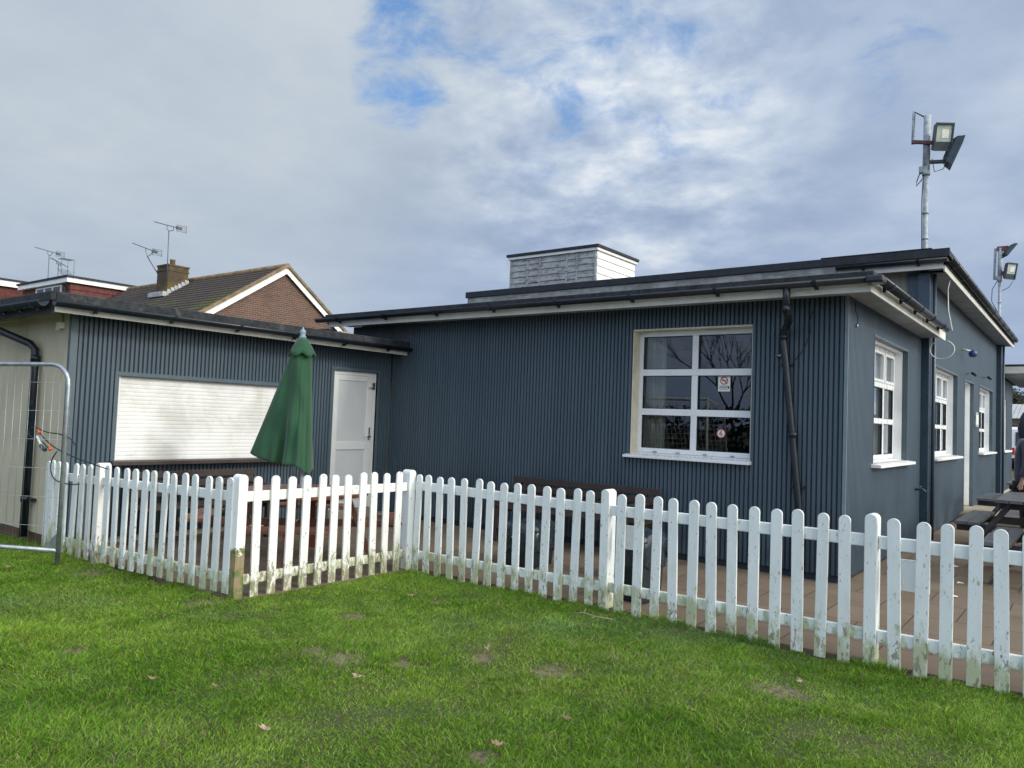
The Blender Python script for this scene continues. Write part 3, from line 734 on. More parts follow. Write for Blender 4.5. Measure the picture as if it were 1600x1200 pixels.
# surround trims
def surround(plane, c, sgn, h, w=0.045, bottom=False, root=club):
    m = MB()
    def B(a, b, lo, hi):
        if plane == 'X': m.box(c + sgn * 0.005, c - sgn * CT, a, b, lo, hi)
        else: m.box(a, b, c + sgn * 0.005, c - sgn * CT, lo, hi)
    B(h[0] - 0.012, h[0] + 0.004, h[2], h[3] - 0.004); B(h[1] - 0.004, h[1] + 0.012, h[2], h[3] - 0.004); B(h[0] - 0.012, h[1] + 0.012, h[3] - 0.004, h[3] + w * 0.5)
    part('opening_trim', m, 'trim_blue', root)
for k, h in enumerate(SW):
    a, b, lo, hi = h
    rv = MB(); e = 0.012; X0, X1 = XS - CT - 0.003, XS - 0.24
    rv.box(X0, X1, a, a + e, lo, hi); rv.box(X0, X1, b - e, b, lo, hi); rv.box(X0, X1, a + e, b - e, hi - 0.015, hi)
    part('window_reveal', rv, 'white_bright', club)
    surround('X', XS, 1, h)
    grid_window(club, 'X', XS - 0.155, 1, a + e, b - e, lo + 0.02, hi - 0.016, 3 if k == 0 else 4, 3, 0.055, 0.065, opener_rows=(2,))
    s_ = MB(); s_.prism([(XS + 0.10, lo - 0.012), (XS + 0.10, lo - 0.045), (XS - 0.20, lo - 0.045), (XS - 0.20, lo + 0.018)], 'Y', a - 0.05, b + 0.06)
    part('window_sill', s_, 'white_bright', club, bevel=0.004)
    bl = MB(); bl.box(XS - 0.34, XS - 0.35, a + (b - a) * 0.45, b + 0.1, lo, hi); part('blind', bl, 'blind', club)
cu = MB(); cu.box(XS - 0.36, XS - 0.37, 9.3, 10.4, 1.0, 2.0); part('curtain', cu, 'burgundy', club)
cu = MB(); pts = []
for i in range(25):
    x = -4.40 + 0.30 * i / 24; pts.append((x, YF + 0.33 + 0.02 * math.sin(i * 1.9)))
for (xa, ya), (xb, yb) in zip(pts, pts[1:]): cu.face([(xa, ya, 0.9), (xb, yb, 0.9), (xb, yb, 2.68), (xa, ya, 2.68)], True)
part('curtain', cu, 'curtain', club, solid=False)
# window notices
ns = thing('no_smoking_notice', 'small white paper notice with a red no-smoking ring taped in the middle right pane', 'notice', (-3.305, YF + 0.12, 1.9))
ns_y = YF + 0.168
part('sheet', MB().box(-3.375, -3.235, ns_y, ns_y + 0.002, 1.90, 2.095), 'paper', ns)
def ring(mb, cx, y, cz, r0_, r1_, th=0.0016, n=36):
    for i in range(n):
        a0, a1 = 2 * PI * i / n, 2 * PI * (i + 1) / n
        mb.face([(cx + r0_ * math.cos(a0), y, cz + r0_ * math.sin(a0)), (cx + r1_ * math.cos(a0), y, cz + r1_ * math.sin(a0)), (cx + r1_ * math.cos(a1), y, cz + r1_ * math.sin(a1)), (cx + r0_ * math.cos(a1), y, cz + r0_ * math.sin(a1))])
rg = MB(); ring(rg, -3.305, ns_y - 0.002, 2.02, 0.034, 0.045)
rg.obox((-3.305, ns_y - 0.0022, 2.02), Vector((0.7, 0, -0.7)) * 0.05, Vector((0, 0.0004, 0)), Vector((0.7, 0, 0.7)) * 0.006)
part('ring', rg, 'red_ink', ns, solid=False)
ink = MB(); ink.box(-3.33, -3.285, ns_y - 0.0012, ns_y - 0.0006, 2.017, 2.025); ink.box(-3.283, -3.278, ns_y - 0.0012, ns_y - 0.0006, 2.02, 2.038)
for i, zt in enumerate((1.958, 1.944, 1.926)):
    ink.box(-3.36, -3.27 + 0.015 * (i == 0), ns_y - 0.0012, ns_y - 0.0006, zt - 0.003, zt + 0.003)
ink.box(-3.262, -3.245, ns_y - 0.0012, ns_y - 0.0006, 1.93, 1.955)
part('print', ink, 'black_ink', ns)
st = thing('round_sticker', 'round white sticker with a red ring and dark mark on the lower right pane', 'sticker', (-3.325, YF + 0.12, 1.43))
dk = MB(); dk.face([(-3.325 + 0.052 * math.cos(2 * PI * i / 36), ns_y, 1.43 + 0.052 * math.sin(2 * PI * i / 36)) for i in range(36)]); part('disc', dk, 'paper', st, solid=False)
rg = MB(); ring(rg, -3.325, ns_y - 0.002, 1.43, 0.042, 0.053); rg.box(-3.327, -3.321, ns_y - 0.003, ns_y - 0.002, 1.39, 1.47); part('ring', rg, 'red_ink', st, solid=False)
ink = MB(); y_ = ns_y - 0.004
ink.obox((-3.335, y_, 1.438), Vector((0.6, 0, 1)) * 0.017, Vector((0, 0.0004, 0)), Vector((1, 0, -0.6)) * 0.003); ink.box(-3.348, -3.312, y_ - .0004, y_ + .0004, 1.418, 1.424)
ink.box(-3.309, -3.300, y_ - .0004, y_ + .0004, 1.41, 1.418)
part('print', ink, 'black_ink', st)
# side door
a, b, lo, hi = SD
rv = MB(); X0, X1 = XS - CT - 0.003, XS - 0.24
rv.box(X0, X1, a, a + 0.012, lo, hi); rv.box(X0, X1, b - 0.012, b, lo, hi); rv.box(X0, X1, a + .012, b - .012, hi - 0.015, hi); part('door_reveal', rv, 'white_bright', club)
surround('X', XS, 1, SD)
dr = part('door', MB().box(XS - 0.20, XS - 0.15, a + 0.012, b - 0.012, lo, hi - 0.015), 'white_upvc', club, bevel=0.004)
part('handle', MB().box(XS - 0.149, XS - 0.13, b - 0.14, b - 0.11, 1.02, 1.24).tube([(XS - 0.12, b - 0.125, 1.14), (XS - 0.09, b - 0.125, 1.14), (XS - 0.09, b - 0.24, 1.14)], 0.009, 8), 'chrome', dr)
part('door_step', MB().box(XS - 0.2, XS + 0.42, 16.0, 18.3, -0.03, 0.11), 'stone', club, bevel=0.012)

# lower roof --------------------------------------------------------
OX = XS + 0.30; OY = YF - 0.42     # fascia planes of the front roof
part('roof', MB().prism([(OY + 0.02, 2.905), (OY + 0.02, 2.975), (12.19, 3.05), (12.19, 2.905)], 'X', -9.45, OX - 0.02), 'felt', club)
part('roof_edge', MB().box(-9.50, OX + 0.025, OY - 0.035, OY + 0.018, 2.935, 3.005).box(OX - 0.018, OX + 0.025, OY + 0.02, 12.05, 2.935, 3.005), 'felt', club, bevel=0.008)
part('fascia', MB().box(-9.44, OX - 0.002, OY, OY + 0.018, 2.815, 2.933).box(OX - 0.018, OX, OY + 0.02, 12.05, 2.815, 2.933), 'fascia_white', club)
part('soffit', MB().box(-9.42, OX - 0.02, OY + 0.02, YF - 0.002, 2.862, 2.872).box(XS + 0.002, OX - 0.02, YF + 0.002, 12.05, 2.862, 2.872), 'soffit', club)
gutter('gutter', (-9.62, OY - 0.04, 2.935), (OX + 0.02, OY - 0.04, 2.935), (0, -1, 0), club, 0.05, 8)
gutter('gutter', (OX + 0.03, OY - 0.02, 2.935), (OX + 0.03, 11.55, 2.935), (1, 0, 0), club, 0.05, 5)
part('gutter_corner', MB().prism([(OX - 0.02, OY - 0.15), (OX + 0.13, OY - 0.15), (OX + 0.13, OY + 0.02), (OX - 0.02, OY + 0.02)], 'Z', 2.872, 2.943), 'black_pvc', club, bevel=0.02)
# upper roof
UX = -1.62; UY = 11.86
part('roof', MB().box(-10.28, UX - 0.02, UY + 0.02, 22.85, 3.845, 4.02), 'felt', club)
part('roof_edge', MB().box(-10.34, UX + 0.02, UY - 0.03, UY + 0.018, 3.955, 4.075).box(UX - 0.02, UX + 0.02, UY + 0.02, 22.9, 3.955, 4.045).box(-10.34, -10.28, UY + 0.02, 22.9, 3.985, 4.075), 'felt_dark', club, bevel=0.008)
part('fascia', MB().box(-10.30, -3.05, UY, UY + 0.018, 3.845, 3.953).box(-10.3, -10.282, UY + 0.02, 22.85, 3.845, 3.983), 'fascia_grey', club)
part('fascia', MB().box(-3.05, UX - 0.06, UY, UY + 0.018, 3.80, 3.953).box(UX - 0.058, UX - 0.04, UY + 0.02, 22.85, 3.76, 3.955), 'fascia_white', club)
part('soffit', MB().box(-10.2, UX - 0.06, UY + 0.02, 12.198, 3.835, 3.843).box(XS + 0.002, UX - 0.06, 12.2, 22.85, 3.80, 3.81), 'soffit', club)
gutter('gutter', (-3.07, UY - 0.005, 3.93), (UX - 0.0, UY - 0.005, 3.93), (0, -1, 0), club, 0.05, 2)
gutter('gutter', (UX - 0.03, UY - 0.06, 3.93), (UX - 0.03, 22.6, 3.93), (1, 0, 0), club, 0.055, 11)
part('flashing_strip', MB().box(-3.3, UX - 0.2, UY - 0.034, UY + 0.3, 4.077, 4.093), 'felt', club, bevel=0.004)
# clapboard plant housing on the roof
hx0, hx1, hy0, hy1, hz0, hz1 = -10.08, -7.93, 13.0, 14.55, 4.02, 4.93
bx = MB(); n = 7; dz = (hz1 - hz0) / n
for i in range(n):
    z0 = hz0 + i * dz
    bx.prism([(hy0 - 0.006, z0 + dz), (hy0 - 0.024, z0 + 0.004), (hy0, z0 + 0.004), (hy0, z0 + dz)], 'X', hx0, hx1)
for x in (-9.62, -9.30, -8.63, -8.38): bx.box(x - 0.022, x + 0.022, hy0 - 0.034, hy0 - 0.02, hz0, hz1 - 0.02)
bx.box(hx0 - 0.01, hx0 + 0.03, hy0 - 0.03, hy0 - 0.002, hz0, hz1)
bx.box(hx1 - 0.04, hx1 - 0.002, hy0 - 0.034, hy0 - 0.026, hz0, hz1)
for (x0, x1) in ((-9.6, -9.3), (-8.61, -8.40)): bx.box(x0, x1, hy0 - 0.03, hy0 - 0.022, hz0 + 0.38, hz0 + 0.45)
hs = part('roof_housing', bx, 'clapboard_worn', club)
bx = MB(); n = 6; dz = (hz1 - hz0) / n
for i in range(n):
    z0 = hz0 + i * dz; bx.prism([(hx1 + 0.006, z0 + dz), (hx1 + 0.024, z0 + 0.004), (hx1, z0 + 0.004), (hx1, z0 + dz)], 'Y', hy0, hy1)
bx.box(hx0 + 0.05, hx1 - 0.003, hy0 + 0.02, hy1, hz0, hz1)
part('clapboard_side', bx, 'clapboard_white', hs)
part('housing_fascia', MB().box(hx0 - 0.05, hx1 + 0.05, hy0 - 0.06, hy1 + 0.05, hz1 + 0.002, hz1 + 0.055), 'clapboard_white', hs)
part('housing_cap', MB().box(hx0 - 0.08, hx1 + 0.08, hy0 - 0.09, hy1 + 0.08, hz1 + 0.057, hz1 + 0.115), 'felt_dark', hs, bevel=0.008)
# downpipe of the front roof
dp = MB(); x0 = -2.42
dp.tube([(x0, OY - 0.09, 2.885), (x0, OY - 0.09, 2.80), (x0, OY - 0.08, 2.66), (x0 - 0.05, YF - 0.25, 2.60), (x0 - 0.17, YF - 0.06, 2.50), (x0 - 0.17, YF - 0.055, 2.42),
         (x0 - 0.14, YF - 0.055, 2.2), (x0 + 0.02, YF - 0.055, 0.75), (x0 + 0.03, YF - 0.055, 0.08)], 0.036, 14)
d_ = part('downpipe', dp, 'black_pvc', club)
cl_ = MB()
for (x, y, z) in ((x0, OY - 0.085, 2.68), (x0 - 0.17, YF - 0.056, 2.46), (x0 - 0.05, YF - 0.055, 1.45)): part('pipe_collar', MB().tube([(x, y, z - 0.03), (x, y, z + 0.03)], 0.043, 14), 'black_pvc', d_)
for (x, z) in ((-2.56, 2.18), (-2.42, 0.92)): part('pipe_bracket', MB().box(x - 0.07, x + 0.07, YF - 0.05, YF - 0.001, z - 0.012, z + 0.012), 'black_pvc', d_)
cl_ = MB(); cl_.tube([(x0 - 0.26, YF - 0.012, 2.27), (x0 - 0.19, YF - 0.03, 2.27)], 0.012, 8); part('pipe_bracket', cl_, 'metal', d_)
# small fittings on the side wall
tg = lambda o, l, c: tag(o, l, c)
tp = thing('outdoor_tap', 'small brass tap sticking out of the side wall beside the first dark casing', 'tap', (XS, 11.75, 0.74))
part('spout', MB().tube([(XS, 11.75, 0.75), (XS + 0.09, 11.75, 0.76), (XS + 0.13, 11.75, 0.72)], 0.014, 8), 'pilaster', tp); part('tap_handle', MB().box(XS + 0.055, XS + 0.07, 11.70, 11.80, 0.785, 0.80), 'rust_red', tp)
lw = MB(); lw.tube([(XS + 0.012, 8.28, 2.83), (XS + 0.014, 8.27, 2.74), (XS + 0.016, 8.36, 2.69), (XS + 0.012, 8.36, 2.61)], 0.004, 6)
w_ = thing('hanging_wire', 'short black wire with a metal plug hanging near the top of the side wall corner', 'wire', (XS, 8.3, 2.83)); part('wire', lw, 'black_cord', w_)
part('plug', MB().tube([(XS + 0.012, 8.36, 2.61), (XS + 0.012, 8.36, 2.575)], 0.012, 10), 'metal', w_)
w_ = MB(); w_.tube([(x0 + 0.11, YF - 0.01, 2.72), (x0 + 0.08, YF - 0.012, 2.62), (x0 + 0.09, YF - 0.012, 2.5), (x0 + 0.02, YF - 0.012, 2.32), (x0 - 0.06, YF - 0.012, 2.22)], 0.004, 6)
tag(part('wall_wire', w_, 'black_cord'), 'thin black wire draped on the front cladding right of the bent downpipe', 'wire')
al = thing('security_light', 'blue and white lamp fixed high on the side wall above the white door', 'wall light', (XS, 16.2, 3.05))
part('arm', MB().tube([(XS, 16.2, 3.10), (XS + 0.14, 16.2, 3.06)], 0.02, 8), 'white_upvc', al); part('lamp', MB().lathe([(0.03, 0.02), (0.06, 0.0), (0.075, -0.05), (0.05, -0.10), (0.0, -0.11)], (XS + 0.17, 16.2, 3.06)), 'blue_plastic', al)
for (y, z, lb) in ((16.85, 2.70, 'small black spotlight just above the white side door'), (19.5, 2.80, 'small black spotlight above the third side window')):
    o = thing('spotlight', lb, 'spotlight', (XS, y, z), 'small spotlights on the side wall')
    part('arm', MB().tube([(XS, y, z), (XS + 0.09, y, z)], 0.01, 6), 'metal', o); part('head', MB().tube([(XS + 0.07, y, z + 0.01), (XS + 0.16, y, z - 0.03)], [0.02, 0.04], 10), 'black_pvc', o)
nf = thing('wall_notice', 'small framed notice on the side wall between the white door and third window', 'notice', (XS, 18.25, 1.72))
part('frame', MB().box(XS + 0.001, XS + 0.03, 18.03, 18.47, 1.70, 2.0), 'pole_grey', nf, bevel=0.004); part('sheet', MB().box(XS + 0.03, XS + 0.033, 18.08, 18.42, 1.75, 1.95), 'paper', nf)
# air bricks / vents high on the wall
o = MB(); o.box(XS + 0.001, XS + 0.012, 12.75, 12.85, 3.25, 3.5); tag(part('wall_vent', o, 'pilaster'), 'narrow dark vent slot high on the side wall by the loose white cable', 'vent')
# loose white cable
cb = MB(); P_ = [(UX - 0.07, 12.6, 3.80), (UX - 0.1, 12.58, 3.62), (UX - 0.08, 12.5, 3.3), (UX + 0.0, 12.3, 2.98)]
cb.tube(P_, 0.008, 8)
tag(part('loose_cable', cb, 'white_cable'), 'white cable hanging down from the upper soffit beside the first dark casing', 'cable')
cb = MB()
lp = [];
for i in range(25):
    t_ = 2 * PI * 0.86 * i / 24 + 0.4; lp.append((OX - 0.02 + 0.15 * math.sin(t_), 11.9, 2.68 + 0.13 * math.cos(t_)))
cb.tube(lp, 0.007, 8)
tag(part('loose_cable', cb, 'white_cable'), 'white cable looping loose just below the end of the lower eave', 'cable')

# far low extension of the clubhouse
part('extension_wall', wall('X', XS - 0.3, XS - 0.06, 22.91, 27.4, -0.05, 3.1, [(23.5, 25.5, 1.17, 2.58)]), 'beige_wall', club)
q = clad('X', XS - 0.045, 1, 22.66, 27.4, 0.05, 3.1, [(23.5, 25.5, 1.17, 2.58)]); part('cladding', q, 'clad', club)
part('cladding_backing', wall('X', XS - 0.0595, XS - 0.0565, 22.91, 27.4, 0.05, 3.1, [(23.5, 25.5, 1.17, 2.58)]), 'clad_back', club)
part('window_reveal', MB().box(XS - 0.24, XS - 0.06, 25.48, 25.5, 1.17, 2.58).box(XS - 0.28, XS - 0.25, 23.5, 25.48, 1.17, 2.58), 'white_bright', club)
part('window_sill', MB().box(XS - 0.2, XS + 0.1, 23.45, 25.58, 1.12, 1.165), 'white_bright', club)
part('roof', MB().box(-6.0, -1.32, 22.95, 30.0, 3.22, 3.36), 'felt', club); part('fascia', MB().box(-1.318, -1.30, 22.93, 30.0, 3.13, 3.30).box(-1.9, -1.32, 22.93, 22.948, 3.13, 3.30), 'fascia_white', club)
part('soffit', MB().box(XS - 0.04, -1.32, 22.96, 30.0, 3.16, 3.17), 'soffit', club)

# ------------------------------------------------------------------ annex (kiosk)
ann = thing('annex', 'low flat-roofed kiosk annex with blue cladding, roller shutter and beige end wall', 'building', (-10.5, 5.7, 0))
SH = (4.02, 6.35, 0.89, 1.813); AD = (6.97, 7.79, 0.14, 2.10)
ah = [SH, AD]
ZA = 2.43
part('wall', wall('X', XA - 0.25, XA - 0.05, YA + 0.10, YF + CT - 0.003, -0.05, ZA, ah), 'beige_wall', ann)
part('cladding', clad('X', XA, 1, YA + 0.075, YF - 0.002, 0.07, ZA, ah), 'clad', ann)
part('cladding_backing', wall('X', XA - 0.047, XA - 0.014, YA + 0.075, YF - 0.002, 0.07, ZA, ah), 'clad_back', ann)
part('corner_trim', MB().box(XA - 0.05, XA + 0.004, YA - 0.002, YA + 0.073, 0.07, ZA), 'trim_blue', ann, bevel=0.003)
ew = MB(); ew.box(-15.0, XA - 0.052, YA, YA + 0.098, 0.10, ZA); part('end_wall', ew, 'beige_render', ann)
part('plinth', MB().box(-15.0, XA - 0.054, YA + 0.02, YA + 0.09, -0.06, 0.098), 'brick_plinth', ann)
m = MB()
for h in ah:
    lo = h[2]; w = 0.045
    m.box(XA - 0.05, XA + 0.006, h[0] - w, h[0], lo, h[3]); m.box(XA - 0.05, XA + 0.006, h[1], h[1] + w, lo, h[3]); m.box(XA - 0.05, XA + 0.006, h[0] - w, h[1] + w, h[3], h[3] + w)
part('opening_trim', m, 'trim_blue', ann, bevel=0.003)
# roller shutter: curved slats
sh = MB(); n = 21; dz = (SH[3] - SH[2]) / n; prof = []
for i in range(n):
    z0 = SH[2] + i * dz
    prof += [(XA - 0.057, z0), (XA - 0.057, z0 + 0.0025), (XA - 0.0545, z0 + 0.006), (XA - 0.0535, z0 + dz * 0.5), (XA - 0.0545, z0 + dz - 0.0035)]
prof.append((XA - 0.055, SH[3])); prof += [(XA - 0.075, SH[3]), (XA - 0.075, SH[2])]
sh.prism(prof, 'Y', SH[0], SH[1]); s_ = part('roller_shutter', sh, 'shutter', ann)
for y_ in (SH[0], SH[1] - 0.03): part('guide_rail', MB().box(XA - 0.052, XA - 0.03, y_, y_ + 0.03, SH[2], SH[3]), 'white_upvc', s_)
part('counter_shelf', MB().box(XA - 0.05, XA + 0.14, SH[0] - 0.08, SH[1] + 0.05, SH[2] - 0.045, SH[2] - 0.003), 'dark_wood', ann, bevel=0.004)
# annex door
a, b, lo, hi = AD
df = MB(); X0, X1 = XA - 0.04, XA - 0.10; e = 0.055
df.box(X0, X1, a, a + e, lo, hi); df.box(X0, X1, b - e, b, lo, hi); df.box(X0, X1, a + e, b - e, hi - e, hi)
part('door_frame', df, 'door_frame', ann, bevel=0.003)
dm = MB(); A, B_, Lo, Hi = a + e, b - e, lo, hi - e; X0, X1 = XA - 0.045, XA - 0.095
dm.box(X0, X1, A + .003, A + 0.07, Lo, Hi); dm.box(X0, X1, B_ - 0.10, B_ - .003, Lo, Hi); dm.box(X0, X1, A + 0.07, B_ - 0.10, Hi - 0.08, Hi - .003)
dm.box(X0, X1, A + 0.07, B_ - 0.10, 0.98, 1.09); dm.box(X0, X1, A + 0.07, B_ - 0.10, Lo, Lo + 0.10)
dr = part('door', dm, 'door_frame', ann, bevel=0.005)
part('door_panel', MB().box(XA - 0.06, XA - 0.08, A + 0.07, B_ - 0.10, 1.09, Hi - 0.08).box(XA - 0.06, XA - 0.08, A + 0.07, B_ - 0.10, Lo + 0.10, 0.98), 'door_white', dr)
part('handle', MB().box(X0 + .001, X0 + 0.012, B_ - 0.055, B_ - 0.03, 1.12, 1.30).tube([(X0 + 0.01, B_ - 0.04, 1.17), (X0 + 0.045, B_ - 0.04, 1.17), (X0 + 0.045, B_ - 0.15, 1.17)], 0.009, 8), 'chrome', dr)
part('hinge', MB().box(X0 + .002, X0 + 0.03, B_ - 0.03, B_ + 0.02, 1.86, 1.96).tube([(X0 + 0.02, B_ - 0.1, 1.88), (X0 + 0.02, B_ - 0.03, 1.88)], 0.007, 6), 'chrome', dr)
part('door_sill', MB().box(XA - 0.1, XA + 0.05, a - 0.02, b + 0.02, 0.0, 0.135), 'stone', ann, bevel=0.01)
# annex roof
AX = XA + 0.33; AY = YA - 0.32
part('roof', MB().box(-15.0, AX - 0.02, AY + 0.02, YF - 0.005, 2.46, 2.55), 'felt', ann)
part('roof_edge', MB().box(-15.0, AX + 0.03, AY - 0.03, AY + 0.018, 2.49, 2.585).box(AX - 0.018, AX + 0.03, AY + 0.02, YF - 0.015, 2.49, 2.585), 'felt', ann, bevel=0.01)
part('fascia', MB().box(AX - 0.018, AX, AY + 0.02, YF - 0.012, 2.385, 2.488), 'fascia_white', ann)
part('fascia', MB().box(-15.0, AX, AY, AY + 0.018, 2.37, 2.488), 'felt_dark', ann)
part('soffit', MB().box(XA + 0.006, AX - 0.02, AY + 0.02, YF - 0.004, 2.432, 2.442), 'soffit', ann); part('soffit', MB().box(-15.0, XA + 0.002, AY + 0.02, YA - 0.002, 2.432, 2.442), 'beige_wall', ann)
gutter('gutter', (AX + 0.035, AY - 0.02, 2.485), (AX + 0.035, YF - 0.03, 2.485), (1, 0, 0), ann, 0.05, 6)
gutter('gutter', (-15, AY - 0.035, 2.485), (AX + 0.0, AY - 0.035, 2.485), (0, -1, 0), ann, 0.05, 16)
part('roof_vent', MB().box(-9.6, -9.1, 7.35, 7.48, 2.60, 2.72).box(-9.62, -9.08, 7.33, 7.5, 2.722, 2.745), 'felt_dark', ann)
dp = MB(); xx = -9.82
dp.tube([(xx, AY - 0.085, 2.44), (xx, AY - 0.085, 2.38), (xx + 0.06, AY - 0.04, 2.33), (-9.2, YA - 0.09, 2.12), (-9.14, YA - 0.065, 2.06), (-9.13, YA - 0.06, 1.9), (-9.15, YA - 0.06, 0.05)], 0.04, 14)
d_ = part('downpipe', dp, 'black_pvc', ann)
part('pipe_collar', MB().tube([(-9.133, YA - 0.06, 1.93), (-9.133, YA - 0.06, 2.0)], 0.048, 14), 'black_pvc', d_)
part('pipe_collar', MB().tube([(-9.15, YA - 0.06, 0.42), (-9.15, YA - 0.06, 0.48)], 0.048, 14).box(-9.12, -9.02, YA - 0.06, YA - 0.002, 0.43, 0.46), 'black_pvc', d_)
part('conduit', MB().tube([(-15, YA - 0.015, 2.40), (-8.68, YA - 0.015, 2.425), (-8.655, YA - 0.015, 2.41), (-8.65, YA - 0.015, 2.33)], 0.011, 8), 'beige_render', ann)
part('junction_box', MB().box(-8.70, -8.60, YA - 0.05, YA - 0.001, 2.27, 2.34).box(-8.685, -8.615, YA - 0.06, YA - 0.05, 2.25, 2.275), 'fascia_white', ann, bevel=0.006)

# ------------------------------------------------------------------ picket fence
def picket_mesh(h, w=0.078, th=0.02, wob=0.0, tear=0.0):
    mb = MB(); r = w / 2; pts = [(-r, 0), (r, 0), (r, h - r)]
    for k in range(1, 10): a = PI * k / 10; pts.append((r * math.cos(a), h - r + r * math.sin(a) * 0.95))
    pts.append((-r, h - r))
    # local coordinates: width along X, thickness along Y
    n = len(pts); mb.v = [(u, -th, v) for u, v in pts] + [(u, 0, v) for u, v in pts]
    for i in range(n):
        j = (i + 1) % n; mb.f.append((i, j, n + j, n + i)); mb.sm.append(False)
    mb.f.append(tuple(reversed(range(n)))); mb.sm.append(False); mb.f.append(tuple(range(n, 2 * n))); mb.sm.append(False)
    return mb
def post_mesh(h, w=0.078, d=0.075):
    mb = MB(); r = w / 2; pts = [(-r, 0), (r, 0), (r, h - r * 0.9)]
    for k in range(1, 12): a = PI * k / 12; pts.append((r * math.cos(a), h - r * 0.9 + r * math.sin(a) * 0.9))
    pts.append((-r, h - r * 0.9)); n = len(pts)
    mb.v = [(u, -0.022, v) for u, v in pts] + [(u, d, v) for u, v in pts]
    for i in range(n):
        j = (i + 1) % n; mb.f.append((i, j, n + j, n + i)); mb.sm.append(False)
    mb.f.append(tuple(reversed(range(n)))); mb.sm.append(False); mb.f.append(tuple(range(n, 2 * n))); mb.sm.append(False)
    return mb
def fence_run(label, p0, p1, ts, posts, rails, mat_='picket', ztop=(0.96, 0.96), h=0.955, name='picket_fence', railmat=None, boards=()):
    """ts: distances of pickets along p0->p1; face on the -normal side"""
    p0, p1 = Vector(p0), Vector(p1); d = (p1 - p0); Ln = d.length; ang = math.atan2(d.y, d.x)
    root = thing(name, label, 'fence', (p0.x, p0.y, 0), 'white picket fence runs', ang)
    variants = []
    def zt(t): return ztop[0] + (ztop[1] - ztop[0]) * t / Ln
    for i, t in enumerate(ts):
        dh = random.uniform(-0.011, 0.007); hh = h + 0.02
        if i < 4: o = part('picket', picket_mesh(hh, 0.078 + 0.002 * (i - 2)), mat_, root, bevel=0.003, local=True); variants.append(o)
        else: o = variants[i % 4].copy(); C.objects.link(o); o.parent = root
        o.location = (t, 0, zt(t) - hh + dh); o.rotation_euler = (random.uniform(-0.016, 0.016), random.uniform(-0.016, 0.016), random.uniform(-0.05, 0.05))
    for (t, m_, hh, w, dd) in posts:
        o = part('post', post_mesh(hh + 0.06, w, dd), m_, root, bevel=0.005, local=True); o.location = (t, 0, zt(t) + 0.015 - hh - 0.06)
    for (za, zb, hh, a_, b_) in rails:
        rb = MB(); K = 14
        for k in range(K):
            pass
        rb.obox(((a_ + b_) / 2, 0.0185, (za + zb) / 2), ((b_ - a_) / 2, 0, (zb - za) / 2), (0, 0.0165, 0), (0, 0, hh / 2))
        part('rail', rb, railmat or mat_, root, bevel=0.006, local=True)
    for (t, w, z0, z1) in boards:
        part('repair_board', MB().box(t - w / 2, t + w / 2, 0.004 + 0.034, 0.055, z0, z1), 'picket', root, local=True)
    return root
# long run along the patio, facing the lawn; posts at pixel-measured stations
x0 = -5.44; px_ = [-5.31, -5.165, -5.011, -4.857, -4.704, -4.551, -4.398, -4.242, -4.085, -3.933, -3.783, -3.629, -3.475, -3.32, -3.043, -2.884, -2.729, -2.575, -2.42, -2.265, -2.11, -1.955, -1.798, -1.641, -1.489, -1.336,
       -1.029, -0.882, -0.741, -0.593, -0.444, -0.30, -0.15, 0.0, 0.155, 0.31, 0.62, 0.775, 0.93]
fence_run('long weathered white picket fence run along the brown patio, right of the domed junction post', (x0, FY3, 0), (1.1, FY3, 0), [x - x0 for x in px_],
          [(-3.188 - x0, 'picket', 0.98, 0.078, 0.10), (-1.178 - x0, 'picket', 0.98, 0.078, 0.09), (0.465 - x0, 'picket', 0.98, 0.078, 0.09)],
          [(0.81, 0.79, 0.085, 0.03, -3.188 - x0), (0.79, 0.79, 0.083, -3.188 - x0 + 0.04, -1.178 - x0 - .04), (0.785, 0.785, 0.085, -1.178 - x0 + .04, 6.5),
           (0.135, 0.165, 0.08, 0.03, -3.188 - x0), (0.17, 0.175, 0.08, -3.188 - x0 + 0.04, -1.178 - x0 - .04), (0.175, 0.175, 0.085, -1.178 - x0 + .04, 6.5)],
          ztop=(0.93, 0.965), boards=[(-0.96 - x0, 0.24, 0.49, 0.69), (-2.975 - x0, 0.20, 0.49, 0.68)])
# short return run, sunlit
n2 = [3.735, 3.895, 4.05, 4.205, 4.36, 4.515, 4.67, 4.825, 4.98, 5.13, 5.285]
s2 = fence_run('short sunlit picket fence run with flaking rails between rotting corner post and junction post', (-5.41, 3.56, 0), (-5.38, 5.42, 0), [y - 3.56 for y in n2],
          [(0.03, 'rotten', 0.965, 0.082, 0.078), (1.90, 'picket', 0.975, 0.088, 0.088)], [(0.80, 0.80, 0.082, 0.06, 1.85), (0.14, 0.15, 0.08, 0.06, 1.85)], 'picket_worn', ztop=(0.965, 0.95), h=0.95)
# left run towards the annex end wall
n1 = [-8.62, -8.52, -8.40, -8.235, -8.07, -7.905, -7.745, -7.415, -7.25, -7.085, -6.925, -6.765, -6.605, -6.45, -6.29, -6.13, -5.97, -5.81, -5.655, -5.50]
fence_run('left picket fence run ending at the beige wall beside the steel mesh panel', (-8.72, 3.45, 0), (-5.42, 3.56, 0), [x + 8.72 for x in n1],
          [(8.72 - 7.60, 'picket_worn', 0.96, 0.09, 0.09)], [(0.74, 0.80, 0.08, 0.0, 3.22), (0.10, 0.15, 0.08, 0.0, 3.22)], 'picket', ztop=(0.90, 0.955), h=0.90)

